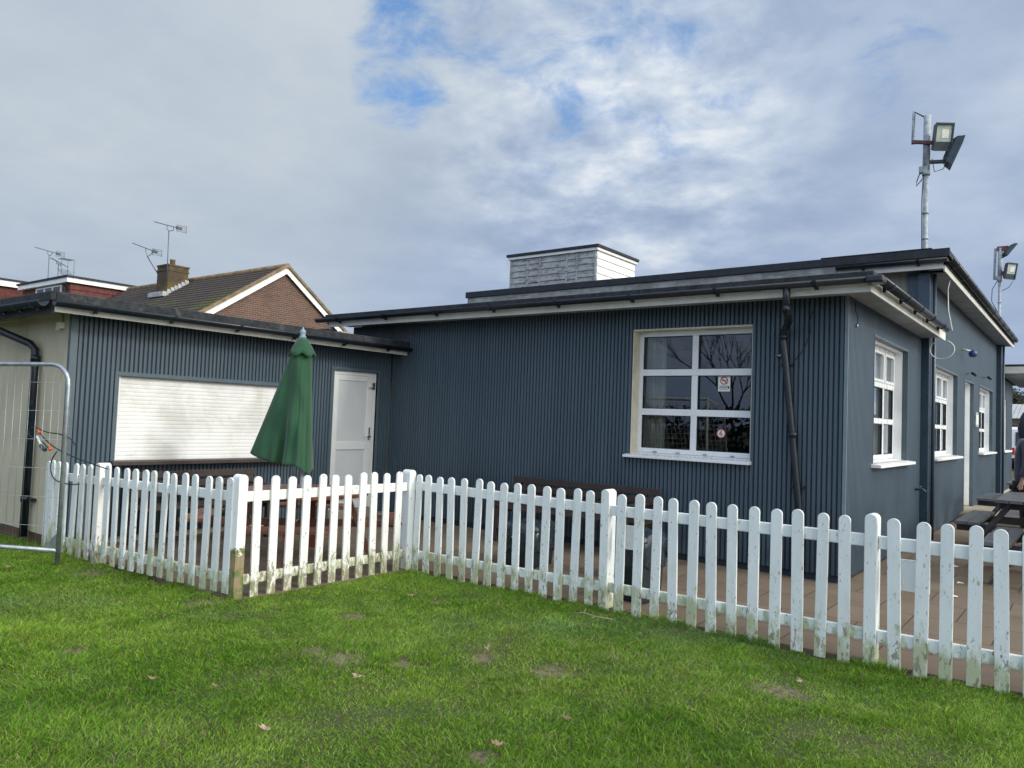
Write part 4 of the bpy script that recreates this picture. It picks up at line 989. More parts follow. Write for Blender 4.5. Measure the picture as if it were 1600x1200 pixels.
# ------------------------------------------------------------------ steel mesh barrier panel
bp_ = thing('mesh_barrier', 'galvanised steel temporary mesh fence panel standing at the left edge of the lawn', 'barrier', (-7.68, 3.19, 0))
A = Vector((-7.68, 3.19, 0)); D = (Vector((-8.42, 2.885, 0)) - A).normalized()
def BP(s, z): return tuple(A + D * s + Vector((0, 0, z - 0.02 * s)))
fr_ = [BP(0, 0.0), BP(0, 1.66)]
for k in range(1, 7): t_ = PI / 2 * k / 6; fr_.append(BP(0.20 - 0.20 * math.cos(t_), 1.66 + 0.20 * math.sin(t_)))
fr_ += [BP(1.5, 1.87), BP(3.2, 1.87)]
f_ = MB(); f_.tube(fr_, 0.021, 12); f_.tube([BP(3.4, 1.7), BP(3.4, 0)], 0.021, 12); f_.tube([BP(3.2, 1.87), BP(3.36, 1.8), BP(3.4, 1.7)], 0.021, 12)
part('frame', f_, 'metal', bp_)
part('bottom_bar', MB().tube([BP(0.0, 0.12), BP(3.4, 0.12)], 0.021, 12), 'metal', bp_)
ms = MB()
for i in range(1, 38): ms.tube([BP(0.09 * i, 0.12), BP(0.09 * i, 1.87 if i > 1 else 1.8)], 0.0017, 4)
for z in (0.34, 0.61, 0.88, 1.15, 1.42, 1.69): ms.tube([BP(0, z), BP(3.4, z)], 0.0019, 4)
part('wire_mesh', ms, 'metal', bp_)
gs = MB(); gs.face([BP(-0.0, 0.145), BP(0.0, 0.30), BP(0.17, 0.145)]); gs.face([tuple(Vector(q) + Vector((0.002, -.004, 0))) for q in (BP(0, 0.145), BP(0.17, 0.145), BP(0, 0.30))]); 
bp2 = part('corner_gusset', gs, 'metal', bp_, solid=False)
# bungee cords tying the panel to the fence
bg = thing('bungee_cord', 'black elastic cord with orange hooks tying the mesh panel to the pickets', 'cord', (-7.7, 3.2, 1.0))
cd = MB()
def wpt(px, py, Y):
    d = rt * (px - 800) / FPX + up * (600 - py) / FPX + fw; t_ = Y / d.y; return tuple(d * t_ + Vector((0, 0, H)))
CORD1 = [(-8.25, 3.09, 1.225), (-8.16, 3.09, 1.25), (-8.02, 3.10, 1.235), (-7.88, 3.12, 1.21), (-7.74, 3.17, 1.20), (-7.64, 3.22, 1.16), (-7.62, 3.26, 1.10)]
CORD2 = [(-8.25, 3.09, 1.215), (-8.20, 3.08, 1.17), (-8.10, 3.10, 1.14), (-8.0, 3.12, 1.12), (-7.92, 3.13, 1.075), (-7.86, 3.14, 1.06)]
CORD3 = [(-8.04, 3.10, 1.21), (-7.90, 3.12, 1.13), (-7.76, 3.16, 1.06), (-7.60, 3.24, 0.995), (-7.42, 3.33, 0.94), (-7.26, 3.40, 0.90)]
CORD4 = [(-7.74, 3.15, 1.04), (-7.84, 3.15, 0.95), (-7.87, 3.16, 0.85), (-7.82, 3.18, 0.77), (-7.70, 3.24, 0.735), (-7.58, 3.30, 0.74)]
for q in (CORD1, CORD2, CORD3, CORD4):
    pp = []
    for i in range(len(q) - 1):
        for k in range(4):
            p = [Vector(q[max(i - 1, 0)]), Vector(q[i]), Vector(q[i + 1]), Vector(q[min(i + 2, len(q) - 1)])]; t_ = k / 4
            pp.append(tuple(0.5 * ((2 * p[1]) + (p[2] - p[0]) * t_ + (2 * p[0] - 5 * p[1] + 4 * p[2] - p[3]) * t_ ** 2 + (3 * p[1] - p[0] - 3 * p[2] + p[3]) * t_ ** 3)))
    pp.append(q[-1]); cd.tube(pp, 0.0055, 8)
part('cord', cd, 'black_cord', bg)
hk = MB()
for (x, y, z) in ((-8.03, 3.095, 1.215), (-7.85, 3.13, 1.065)):
    hk.tube([(x - 0.022, y, z + 0.018), (x + 0.022, y, z - 0.015)], [0.010, 0.014], 10); hk.box(x - 0.009, x + 0.009, y - 0.010, y + 0.010, z - 0.028, z + 0.02)
part('hook', hk, 'orange', bg, bevel=0.004)
part('strap', MB().tube([(-8.05, 3.09, 1.17), (-7.98, 3.10, 1.09)], 0.012, 8), 'white_cable', bg)
part('clip', MB().tube([(-7.98, 3.1, 1.08), (-7.90, 3.11, 1.045)], [0.016, 0.02], 12), 'pilaster', bg)

# ------------------------------------------------------------------ parasol
PX, PY = -6.50, 5.0
par = thing('parasol', 'closed green canvas parasol with its skirt hanging out to the left over the round table', 'parasol', (PX, PY, 0))
def pole_at(z): return Vector((PX - 0.10 * (z - 0.8) / 1.5, PY, z))
part('pole', MB().tube([pole_at(0.02), pole_at(2.28)], 0.019, 14), 'pole_grey', par)
cap = MB(); c0 = pole_at(2.26)
cap.lathe([(0.035, 0.0), (0.038, 0.02), (0.026, 0.03), (0.030, 0.055), (0.034, 0.07), (0.022, 0.09), (0.010, 0.10), (0.008, 0.115), (0.004, 0.12)], tuple(c0), 18); part('finial', cap, 'finial', par)
def canopy():
    """closed skirt, pulled out to one side (e), with broad soft folds"""
    mb = MB(); NT, NZ = 120, 48; e = Vector((0.80, 0.60, 0)); f = Vector((-0.60, 0.80, 0))
    for j in range(NZ + 1):
        t_ = j / NZ
        for i in range(NT):
            a = 2 * PI * i / NT; ca, sa = math.cos(a), math.sin(a)
            lefty = max(0.0, -ca)
            zb = 0.885 + 0.150 * (0.5 - 0.5 * ca) ** 1.6 + 0.02 * math.sin(4 * a + 1)
            z = 2.15 + (zb - 2.15) * t_
            L_ = 0.105 + 0.43 * t_ ** 1.05; R_ = 0.095 + 0.010 * t_
            dep = 0.085 + 0.125 * t_ ** 0.8
            amp = 0.25 + 0.75 * min(1, t_ * 1.6)
            fold = 1 + amp * (0.10 * math.cos(5 * a + 0.9 + 0.8 * t_) + 0.06 * math.cos(8 * a + 2.2) + 0.035 * math.cos(15 * a + 2.0 * t_))
            x = (R_ if ca > 0 else L_) * math.copysign(abs(ca) ** 1.1, ca) * (1 if ca < -0.8 else fold ** 0.5)
            thin = 1 - 0.60 * lefty * t_
            y = dep * sa * thin * fold
            # one deep pleat down the front where the spare cloth folds under
            pl = math.exp(-((ca + 0.42 - 0.15 * (1 - t_)) / 0.10) ** 2) * max(0, -sa) * max(0, t_ - 0.45) * 0.16
            y += pl
            y += (0.014 * t_ * math.sin(45 * x + 4 * t_) + 0.012 * math.sin(7 * a + 9 * t_) * t_ + 0.008 * math.sin(3 * a - 14 * t_)) * (1 - abs(ca) ** 3)
            p = pole_at(z) + e * x + f * y; mb.v.append((p.x, p.y, z))
    for j in range(NZ):
        for i in range(NT):
            k = (i + 1) % NT; mb.f.append((j * NT + i, (j + 1) * NT + i, (j + 1) * NT + k, j * NT + k)); mb.sm.append(True)
    return mb
cn = part('canopy', canopy(), 'green_cloth', par, solid=False)
sd = cn.modifiers.new('thick', 'SOLIDIFY'); sd.thickness = 0.004
tex = None
vt = MB(); NT = 48
for j, (z, r, s_) in enumerate(((2.275, 0.03, 0), (2.24, 0.06, 0.05), (2.18, 0.092, 0.10), (2.12, 0.115, 0.16), (2.065, 0.135, 0.22))):
    for i in range(NT):
        a = 2 * PI * i / NT; q = abs(math.cos(3 * a + 0.55)); rr = r * (1 + s_ * (q - 0.5)); zz_ = z + 0.20 * s_ * (1 - q)
        p = pole_at(z); vt.v.append((p.x + rr * math.cos(a), p.y + rr * math.sin(a), zz_))
for j in range(4):
    for i in range(NT):
        k = (i + 1) % NT; vt.f.append((j * NT + i, (j + 1) * NT + i, (j + 1) * NT + k, j * NT + k)); vt.sm.append(True)
v_ = part('vent_cap', vt, 'green_cloth', par, solid=False); sd = v_.modifiers.new('thick', 'SOLIDIFY'); sd.thickness = 0.004
rb = MB()
for k in range(8):
    a = 2 * PI * k / 8 + 0.2; s_ = 0.20 if math.cos(a) < -0.3 else 0.05
    rb.tube([tuple(pole_at(2.1)), (PX + s_ * math.cos(a) * 1.3, PY + 0.07 * math.sin(a), 0.97)], 0.006, 6)
part('rib', rb, 'pole_grey', par)
part('cord', MB().tube([(PX - 0.10, PY - 0.02, 1.0), (PX - 0.11, PY - 0.02, 0.8)], 0.006, 6), 'metal', par)

# ------------------------------------------------------------------ round picnic table under the parasol
def round_table(c, label, r=0.66):
    t_ = thing('round_picnic_table', label, 'picnic table', (c[0], c[1], 0))
    tp = MB(); n = 40; zt_ = 0.70
    # disc cut in boards
    nb = 9; w = 2 * r / nb
    for i in range(nb):
        ya = -r + i * w + 0.004; yb = ya + w - 0.008; ys = np.linspace(ya, yb, 5)
        xs = [math.sqrt(max(r * r - y * y, 0.001)) for y in ys]
        prof = [(c[0] + x, c[1] + y) for x, y in zip(xs, ys)] + [(c[0] - x, c[1] + y) for x, y in reversed(list(zip(xs, ys)))]
        tp.prism(prof, 'Z', zt_ - 0.035, zt_)
    part('tabletop', tp, 'red_wood', t_, bevel=0.004)
    for k in range(4):
        a = PI / 2 * k + PI / 4; u = Vector((math.cos(a), math.sin(a), 0)); v = Vector((-math.sin(a), math.cos(a), 0)); cc = Vector((c[0], c[1], 0))
        st_ = MB()
        for s_ in (0.90, 1.03): st_.bar(tuple(cc + u * s_ - v * 0.40 + Vector((0, 0, 0.43))), tuple(cc + u * s_ + v * 0.40 + Vector((0, 0, 0.43))), 0.12, 0.035)
        part('seat', st_, 'red_wood', t_, bevel=0.004)
        lg = MB(); lg.bar(tuple(cc + u * 0.45 - v * 0.03 + Vector((0, 0, 0.66))), tuple(cc + u * 0.72 - v * 0.03 + Vector((0, 0, 0.0))), 0.045, 0.09, tuple(v))
        lg.bar(tuple(cc + u * 0.1 + Vector((0, 0, 0.375))), tuple(cc + u * 1.06 + Vector((0, 0, 0.375))), 0.045, 0.07)
        part('leg', lg, 'red_wood', t_, bevel=0.004)
    part('under_frame', MB().box(c[0] - 0.5, c[0] + 0.5, c[1] - 0.03, c[1] + 0.03, 0.60, 0.662).box(c[0] - 0.03, c[0] + 0.03, c[1] - 0.5, c[1] - 0.032, 0.60, 0.662).box(c[0] - 0.03, c[0] + 0.03, c[1] + 0.032, c[1] + 0.5, 0.60, 0.662), 'red_wood', t_)
    return t_
round_table((PX + 0.06, PY - 0.02), 'red-brown round picnic table with four fixed seats under the green parasol')

# ------------------------------------------------------------------ benches
def bench(name, label, loc, rz, length, matn):
    t_ = thing(name, label, 'bench', loc, None, rz); L2 = length / 2
    st_ = MB()
    for i in range(4): st_.box(-L2, L2, -0.20 + i * 0.105 - 0.22, -0.11 + i * 0.105 - 0.22, 0.405, 0.43)
    part('seat', st_, matn, t_, bevel=0.004, local=True)
    bk = MB()
    for i, z in enumerate((0.50, 0.60, 0.70)): bk.box(-L2, L2, 0.00 + i * 0.02, 0.022 + i * 0.02, z, z + 0.075)
    part('backrest', bk, matn, t_, bevel=0.004, local=True)
    for s in (-1, 1):
        x = s * (L2 - 0.09); lg = MB()
        lg.box(x - 0.03, x + 0.03, -0.42, -0.36, 0, 0.60); lg.bar((x, 0.03, 0.0), (x, 0.07, 0.76), 0.06, 0.05, (0, 1, 0)); lg.box(x - 0.025, x + 0.025, -0.36, 0.02, 0.35, 0.403)
        part('leg', lg, matn, t_, bevel=0.004, local=True)
        part('armrest', MB().box(x - 0.04, x + 0.04, -0.45, 0.03, 0.602, 0.63), matn, t_, bevel=0.004, local=True)
    return t_
bench('bench', 'dark brown slatted bench against the long blue front wall behind the fence', (-4.93, 7.86, 0), 0, 2.05, 'dark_wood')
bench('bench', 'dark brown slatted bench under the roller shutter hatch', (-8.22, 4.85, 0), PI / 2, 1.60, 'dark_wood')

# ------------------------------------------------------------------ bins with liners behind the fence
def bin_(label, x, y, w, h, d=0.36, rz=0.0, tagc=False):
    t_ = thing('litter_bin', label, 'bin', (x, y, 0), 'black bins behind the long fence', rz)
    b = MB(); k = 0.86
    for (z0, z1, s0, s1) in ((0.0, h, k, 1.0), (h, h + 0.03, 1.06, 1.06)):
        n = len(b.v)
        for z, s in ((z0, s0), (z1, s1)):
            for (i, j) in ((-1, -1), (1, -1), (1, 1), (-1, 1)): b.v.append((i * w / 2 * s, j * d / 2 * s, z))
        for q in ((0, 1, 2, 3), (4, 5, 6, 7), (0, 1, 5, 4), (1, 2, 6, 5), (2, 3, 7, 6), (3, 0, 4, 7)): b.f.append(tuple(n + i for i in q)); b.sm.append(False)
    part('bin_body', b, 'bin_black', t_, bevel=0.012, local=True)
    lm = MB(); n = 40; rr = random.Random(int(x * 100))
    ph = [rr.uniform(0, 6) for _ in range(4)]
    for j, (z, s) in enumerate(((h - 0.20, 1.04), (h - 0.12, 1.07), (h - 0.04, 1.10), (h + 0.035, 1.12), (h + 0.07, 1.02), (h + 0.085, 0.75), (h + 0.06, 0.45), (h + 0.10, 0.2))):
        for i in range(n):
            a = 2 * PI * i / n; q = max(abs(math.cos(a)), abs(math.sin(a))); r = 1 / q
            dd = 1 + 0.05 * math.sin(5 * a + ph[0] + j) + 0.04 * math.sin(11 * a + ph[1] - j * 1.3)
            lm.v.append((math.cos(a) * r ** 0.8 * w / 2 * s * dd, math.sin(a) * r ** 0.8 * d / 2 * s * dd, z + 0.018 * math.sin(6 * a + ph[2] + j * 2)))
    for j in range(7):
        for i in range(n):
            k2 = (i + 1) % n; lm.f.append((j * n + i, j * n + k2, (j + 1) * n + k2, (j + 1) * n + i)); lm.sm.append(True)
    lm.f.append(tuple(7 * n + i for i in range(n))); lm.sm.append(True)
    part('bin_liner', lm, 'liner', t_, local=True, solid=False)
    if tagc: part('bin_label', MB().obox((0.0, -d / 2 * 1.10, h - 0.06), (0.035, 0, -0.03), (0, 0.002, 0), (0.025, 0, 0.03)), 'lime', t_, local=True)
    return t_
bin_('squat black bin with shiny liner and lime tag in front of the long bench', -4.72, 6.55, 0.44, 0.36, 0.44, 0.1, True)
bin_('taller black bin with a loose liner right behind the middle post of the long fence', -3.12, 5.98, 0.30, 0.50, 0.34, -0.1)
bin_('low dark bin with a silvery liner near the wall, right of the middle post', -3.55, 6.75, 0.46, 0.34, 0.38, 0.2)

# ------------------------------------------------------------------ picnic tables by the side wall
def picnic(label, x, y, length=1.8):
    t_ = thing('picnic_table', label, 'picnic table', (x, y, 0), 'dark picnic tables beside the side wall')
    tp = MB(); L2 = length / 2
    for i in range(5): tp.box(-0.36 + i * 0.145, -0.36 + i * 0.145 + 0.138, -L2, L2, 0.71, 0.75)
    part('tabletop', tp, 'grey_wood_top', t_, bevel=0.004, local=True)
    for s in (-1, 1):
        st_ = MB(); xx = s * 0.66
        for k in range(2): st_.box(xx - 0.13 + k * 0.133, xx - 0.13 + k * 0.133 + 0.127, -L2, L2, 0.41, 0.45)
        part('seat', st_, 'grey_wood_top', t_, bevel=0.004, local=True)
    for yy in (-L2 + 0.25, L2 - 0.25):
        for s in (-1, 1):
            part('leg', MB().bar((s * 0.22, yy, 0.70), (s * 0.72, yy, 0.0), 0.045, 0.12, (0, 1, 0)), 'black_wood', t_, bevel=0.004, local=True)
        part('crossbar', MB().box(-0.80, 0.80, yy + 0.03, yy + 0.075, 0.31, 0.408).box(-0.34, 0.34, yy + 0.03, yy + 0.075, 0.62, 0.708), 'black_wood', t_, bevel=0.004, local=True)
    return t_
picnic('weathered dark picnic table beside the side wall, in front of the person', -0.62, 11.95, 1.85)
picnic('nearer dark picnic table, only its left seat and foot showing at the right edge', -0.14, 9.95, 1.7)
picnic('far dark picnic table beyond the person near the car park edge', -0.85, 16.3, 1.8)

# ------------------------------------------------------------------ floodlight masts
def mast(label, x, y, z0, zt, s=1.0, brk=True, flip=False):
    t_ = thing('floodlight_mast', label, 'floodlight', (x, y, z0), 'floodlight masts above the side wall')
    part('pole', MB().tube([(0, 0, -1.2 if not flip else -3.0), (0, 0, (zt - z0) * 0.62)], 0.034, 12).tube([(0, 0, (zt - z0) * 0.60), (0.01, 0, zt - z0)], 0.05 if True else 0, 12), 'pole_grey', t_, local=True)
    for f in (0.18, 0.35): part('clamp', MB().tube([(0, 0, (zt - z0) * f - 0.012), (0, 0, (zt - z0) * f + 0.012)], 0.045, 12), 'pole_grey', t_, local=True)
    part('clamp', MB().tube([(0, 0, (zt - z0) * 0.60), (0, 0, (zt - z0) * 0.63)], 0.055, 12).box(-0.09, 0.03, -0.05, 0.05, (zt - z0) * 0.62, (zt - z0) * 0.62 + 0.09), 'pole_grey', t_, local=True)
    return t_
m1 = mast('tall grey floodlight mast with two lamps and square bracket above the near eave corner', -2.03, 12.62, 4.0, 6.27)
def lamp(root, c, aim, w=0.30, h=0.36, d=0.14):
    aim = Vector(aim).normalized(); x = aim.cross(Vector((0, 0, 1))).normalized(); z = x.cross(aim); c = Vector(c)
    mb = MB(); n = 0
    def ring_(off, sw, shh): return [tuple(c + aim * off + x * (i * w / 2 * sw) + z * (j * h / 2 * shh)) for i, j in ((-1, -1), (1, -1), (1, 1), (-1, 1))]
    rs = [ring_(-d, 0.55, 0.6), ring_(-d * 0.5, 0.9, 0.92), ring_(0, 1, 1), ring_(0.02, 1.05, 1.05), ring_(0.035, 1.05, 1.05), ring_(0.035, 0.9, 0.9), ring_(0.015, 0.9, 0.9)]
    for r_ in rs: mb.v += r_
    for k in range(len(rs) - 1):
        for i in range(4): j = (i + 1) % 4; mb.f.append((k * 4 + i, k * 4 + j, k * 4 + 4 + j, k * 4 + 4 + i)); mb.sm.append(False)
    mb.f.append((3, 2, 1, 0)); mb.sm.append(False); mb.f.append((24, 25, 26, 27)); mb.sm.append(False)
    hd = part('lamp_housing', mb, 'lamp_black', root, local=True, solid=False)
    gm = MB(); q_ = ring_(0.017, 0.88, 0.88); q2 = [tuple(Vector(q_[0]).lerp(Vector(q_[3]), 0.30)), tuple(Vector(q_[1]).lerp(Vector(q_[2]), 0.30)), q_[2], q_[3]]; gm.face(q2); part('lamp_glass', gm, 'lamp_glass', hd, local=True, solid=False)
    rf = MB(); rf.obox(c + aim * 0.020 + x * (-0.02) + z * 0.045, x * w * 0.20, aim * 0.001, z * h * 0.16); part('reflector', rf, 'reflector', hd, local=True)
    return hd
bk = MB(); bk.tube([(-0.02, 0, 2.26), (-0.17, -0.02, 2.36), (-0.18, -0.02, 1.87), (0.0, 0, 1.87)], 0.022, 8); part('square_bracket', bk, 'pole_grey', m1, local=True)
part('lamp_arm', MB().bar((-0.18, -0.05, 1.89), (0.16, -0.08, 1.80), 0.05, 0.05), 'rust_red', m1, bevel=0.004, local=True)
part('lamp_arm', MB().bar((0.02, 0.0, 1.56), (0.30, 0.02, 1.53), 0.06, 0.045), 'lamp_black', m1, bevel=0.004, local=True)
lamp(m1, (0.235, -0.12, 1.86), (0.55, -0.80, -0.22), 0.25, 0.38, 0.17)
lamp(m1, (0.37, 0.05, 1.66), (0.86, 0.2, -0.36), 0.28, 0.42, 0.12)
part('cable', MB().tube([(-0.05, 0, 1.5), (-0.12, 0, 1.30), (-0.13, 0, 1.22), (-0.06, 0, 1.3), (-0.035, 0, 1.38), (-0.05, 0, 1.0), (-0.045, 0, 0.4), (-0.04, 0, 0)], 0.008, 6).tube([(0.08, 0, 1.6), (0.11, 0, 1.40), (0.22, 0, 1.42), (0.30, 0.0, 1.55)], 0.006, 6), 'pilaster', m1, local=True)
m2 = mast('farther floodlight mast with two lamps beyond the end of the long gutter', -1.98, 22.95, 4.2, 6.35, flip=True)
part('square_bracket', MB().tube([(-0.02, 0, 2.12), (-0.10, 0, 2.15), (-0.11, 0, 1.35), (0, 0, 1.37)], 0.03, 8), 'pole_grey', m2, local=True)
part('lamp_arm', MB().bar((-0.06, 0, 2.13), (0.18, 0, 2.13), 0.08, 0.12), 'rust_red', m2, local=True); part('lamp_arm', MB().bar((0.0, 0, 1.50), (0.18, 0, 1.48), 0.08, 0.10), 'rust_red', m2, local=True)
lamp(m2, (0.20, 0, 2.08), (0.75, 0.35, -0.62), 0.30, 0.36, 0.06); lamp(m2, (0.24, -0.08, 1.52), (0.75, -0.62, -0.20), 0.30, 0.40, 0.13)
part('cable', MB().tube([(-0.05, 0, 1.3), (-0.16, 0, 1.1), (-0.17, 0, 0.8), (-0.04, 0, 0.5)], 0.010, 6).tube([(0.05, 0, 1.05), (0.2, 0, 1.12), (0.3, 0.0, 1.3)], 0.008, 6), 'pilaster', m2, local=True)

# ------------------------------------------------------------------ brick house behind
hs_ = thing('brick_house', 'brick gable-ended house with brown tiled roof and red tile-hung dormer behind the annex', 'house', (-32.0, 17.7, 0))
GX = -24.6; RY = 17.68; RZ = 7.0; sN = 0.654; sF = 0.74; NY = 12.6; FYy = 22.6
gb = MB(); gb.prism([(NY, -0.1), (FYy, -0.1), (FYy, RZ - 0.12 - sF * (FYy - RY)), (RY, RZ - 0.12), (NY, RZ - 0.12 - sN * (RY - NY))], 'X', -46.0, GX); part('wall', gb, 'brick_gable', hs_)
rf = MB(); nC = 24; y0, y1 = NY - 0.35, RY; dy = (y1 - y0) / nC
for i in range(nC):
    ya = y0 + i * dy; yb = ya + dy * 1.12; za = RZ - sN * (RY - ya); zb = RZ - sN * (RY - yb)
    rf.face([(-46, ya, za + 0.03), (GX + 0.16, ya, za + 0.03), (GX + 0.16, yb, zb + 0.0), (-46, yb, zb + 0.0)]); rf.face([(-46, ya, za + 0.03), (GX + 0.16, ya, za + 0.03), (GX + 0.16, ya, za - 0.04), (-46, ya, za - 0.04)])
rf.face([(-46, RY, RZ), (GX + 0.16, RY, RZ), (GX + 0.16, FYy + 0.35, RZ - sF * (FYy + 0.35 - RY)), (-46, FYy + 0.35, RZ - sF * (FYy + 0.35 - RY))])
roof_ = part('roof', rf, 'roof_tile', hs_, solid=False)
part('ridge_tiles', MB().tube([(-46, RY, RZ + 0.0), (GX + 0.18, RY, RZ + 0.0)], 0.10, 10), 'ridge_tile', roof_)
ver = MB()
def rake(y0, z0, y1, z1, t0, t1, x0, x1, mb):
    mb.prism([(y0, z0 + t0), (y1, z1 + t0), (y1, z1 + t1), (y0, z0 + t1)], 'X', x0, x1)
zN = RZ - sN * (RY - (NY - 0.35)); zF = RZ - sF * (FYy + 0.35 - RY)
rake(NY - 0.35, zN, RY, RZ, -0.30, -0.06, GX + 0.10, GX + 0.13, ver); rake(RY, RZ, FYy + 0.35, zF, -0.30, -0.06, GX + 0.10, GX + 0.13, ver)
part('bargeboard', ver, 'white_bright', hs_)
ver = MB(); rake(NY - 0.35, zN, RY, RZ, -0.05, 0.07, GX + 0.05, GX + 0.20, ver); rake(RY, RZ, FYy + 0.35, zF, -0.05, 0.07, GX + 0.05, GX + 0.20, ver)
part('verge_tiles', ver, 'ridge_tile', roof_)
# chimney
cx0, cx1, cy0, cy1 = -31.60, -30.72, 16.35, 17.25
ch = MB(); ch.box(cx0, cx1, cy0, cy1, 5.8, 7.15); ch.box(cx0 - 0.02, cx1 + 0.02, cy0 - 0.02, cy1 + 0.02, 7.152, 7.22); ch.box(cx0, cx1, cy0, cy1, 7.222, 7.36); ch.box(cx0 - 0.03, cx1 + 0.03, cy0 - 0.03, cy1 + 0.03, 7.362, 7.43)
chm = part('chimney', ch, 'brick_chimney', roof_)
part('chimney_pot', MB().lathe([(0.11, 0), (0.10, 0.2), (0.12, 0.22), (0.12, 0.26)], (-31.05, 16.7, 7.43), 14), 'ridge_tile', chm)
fl = MB()
for k in range(6): y = cy0 + k * 0.15; fl.box(cx1 + 0.002, cx1 + 0.03, y, y + 0.17, RZ - sN * (RY - y) + 0.05, RZ - sN * (RY - y) + 0.24)
fl.box(cx0 - 0.15, cx1 + 0.2, cy0 - 0.28, cy0 - 0.01, RZ - sN * (RY - cy0) - 0.10, RZ - sN * (RY - cy0) + 0.10); part('flashing', fl, 'lead', chm)
# dormers
def dormer(x0, x1, yf, zt, win=None):
    dm = MB(); n = 9; z0 = 4.6; zz_ = zt - 0.30; dz = (zz_ - z0) / n
    for i in range(n):
        za = z0 + i * dz
        dm.prism([(yf, za + dz), (yf - 0.035, za), (yf, za)], 'X', x0, x1); dm.prism([(x1, za + dz), (x1 + 0.035, za), (x1, za)], 'Y', yf, 19.0)
    dm.box(x0, x1 - 0.001, yf + 0.001, 19.0, z0, zz_)
    d_ = part('dormer', dm, 'hung_tile', hs_)
    part('dormer_roof', MB().box(x0 - 0.15, x1 + 0.22, yf - 0.28, 18.6, zt - 0.06, zt + 0.03), 'felt_dark', d_)
    part('dormer_fascia', MB().box(x0 - 0.10, x1 + 0.16, yf - 0.22, 18.5, zz_ + 0.03, zt - 0.062), 'white_bright', d_)
    if win:
        a, b, lo, hi = win; w_ = MB(); e = 0.10
        w_.box(a, b, yf - 0.06, yf - 0.001, hi - 0.07, hi); w_.box(a, b, yf - 0.06, yf - 0.001, lo, lo + e)
        k = 3; cw = (b - a - e) / k
        for i in range(k + 1): w_.box(a + i * cw, a + i * cw + e, yf - 0.06, yf - 0.001, lo + e, hi - 0.07)
        f_ = part('window_frame', w_, 'white_bright', d_)
        part('pane', MB().box(a + e, b - e, yf - 0.03, yf - 0.028, lo + e, hi - 0.07), 'dark_glass', f_)
        part('pane_curtain', MB().box(a + e, b - e, yf - 0.026, yf - 0.02, lo + e, hi - 0.35), 'curtain', f_)
    return d_
dormer(-42.2, -36.95, 15.15, 7.20, (-40.55, -37.75, 6.1, 6.89))
part('rain_pipe', MB().tube([(-37.25, 15.05, 6.78), (-37.25, 15.05, 5.0)], 0.05, 8), 'felt_dark', hs_)
h2 = thing('neighbour_dormer_house', 'next house along, only its white-edged tile-hung dormer showing at the left edge', 'house', (-50, 18, 0))
part('wall', MB().box(-56, -46.2, 14, 22, -0.1, 4.5), 'brick_gable', h2)
part('dormer', MB().box(-50, -43.45, 14.5, 19, 4.0, 7.17), 'hung_tile', h2); part('dormer_roof', MB().box(-50.2, -43.2, 14.2, 18.6, 7.46, 7.56), 'felt_dark', h2); part('dormer_fascia', MB().box(-50.2, -43.25, 14.3, 18.6, 7.172, 7.458), 'white_bright', h2)
# aerials
def aerial(label, foot, top, boom0, boom1, nel=9, pan=True, reflector=False):
    t_ = thing('tv_aerial', label, 'aerial', foot, 'rooftop television aerials')
    part('mast', MB().tube([foot, top], 0.022, 6), 'aerial', t_)
    b0, b1 = Vector(boom0), Vector(boom1); d = b1 - b0
    bm = MB(); bm.tube([boom0, boom1], 0.02, 6); tp = Vector(top); q = b0 + d * ((tp - b0).dot(d) / d.length_squared)
    u = d.normalized() * 0.28; bm.tube([tuple(q - u), tuple(q - u + Vector((0, 0, -0.14))), tuple(tp), tuple(q + u + Vector((0, 0, -0.14))), tuple(q + u)], 0.014, 6)
    part('boom', bm, 'aerial', t_)
    el = MB(); s = Vector((-d.y, d.x, 0)).normalized()
    for i in range(nel): p = b0 + d * (0.03 + 0.72 * i / nel); el.tube([tuple(p - s * 0.10), tuple(p + s * 0.10)], 0.007, 5)
    if pan:
        for z in (-0.12, -0.05, 0.05, 0.12): el.tube([tuple(b1 - s * 0.2 + Vector((0, 0, z))), tuple(b1 + s * 0.2 + Vector((0, 0, z)))], 0.010, 5)
        for k in (-1, 1): el.tube([tuple(b1 + s * 0.2 * k + Vector((0, 0, -0.15))), tuple(b1 + s * 0.2 * k + Vector((0, 0, 0.15)))], 0.010, 5)
        el.obox(tuple(b1 - d.normalized() * 0.22), d.normalized() * 0.10, s * 0.08, Vector((0, 0, 0.07)))
    if reflector:
        dn = d.normalized()
        for k in range(5):
            p = b1 - dn * (0.14 * k)
            for z in (-0.42 + k * 0.04, 0.42 - k * 0.04): el.tube([tuple(p + Vector((0, 0, z)) - s * 0.3), tuple(p + Vector((0, 0, z)) + s * 0.3)], 0.012, 5)
        for k in (-1, 0, 1): el.tube([tuple(b1 + s * 0.3 * k + Vector((0, 0, -0.42))), tuple(b1 + s * 0.3 * k + Vector((0, 0, 0.42)))], 0.012, 5)
    part('elements', el, 'aerial', t_)
aerial('tall upright television aerial strapped to the mossy chimney', (-30.66, 16.28, 6.7), (-30.72, 16.28, 8.78), (-31.98, 16.3, 9.34), (-29.75, 16.3, 8.76))
aerial('television aerial on a slanting mast left of the mossy chimney', (-31.66, 16.4, 7.1), (-32.62, 16.4, 7.92), (-33.98, 16.4, 8.66), (-31.80, 16.4, 8.02))
aerial('leftmost thin television aerial behind the dormer roof', (-44.2, 17.0, 7.2), (-44.25, 17.0, 9.25), (-46.1, 17.0, 9.9), (-42.9, 17.0, 9.18))
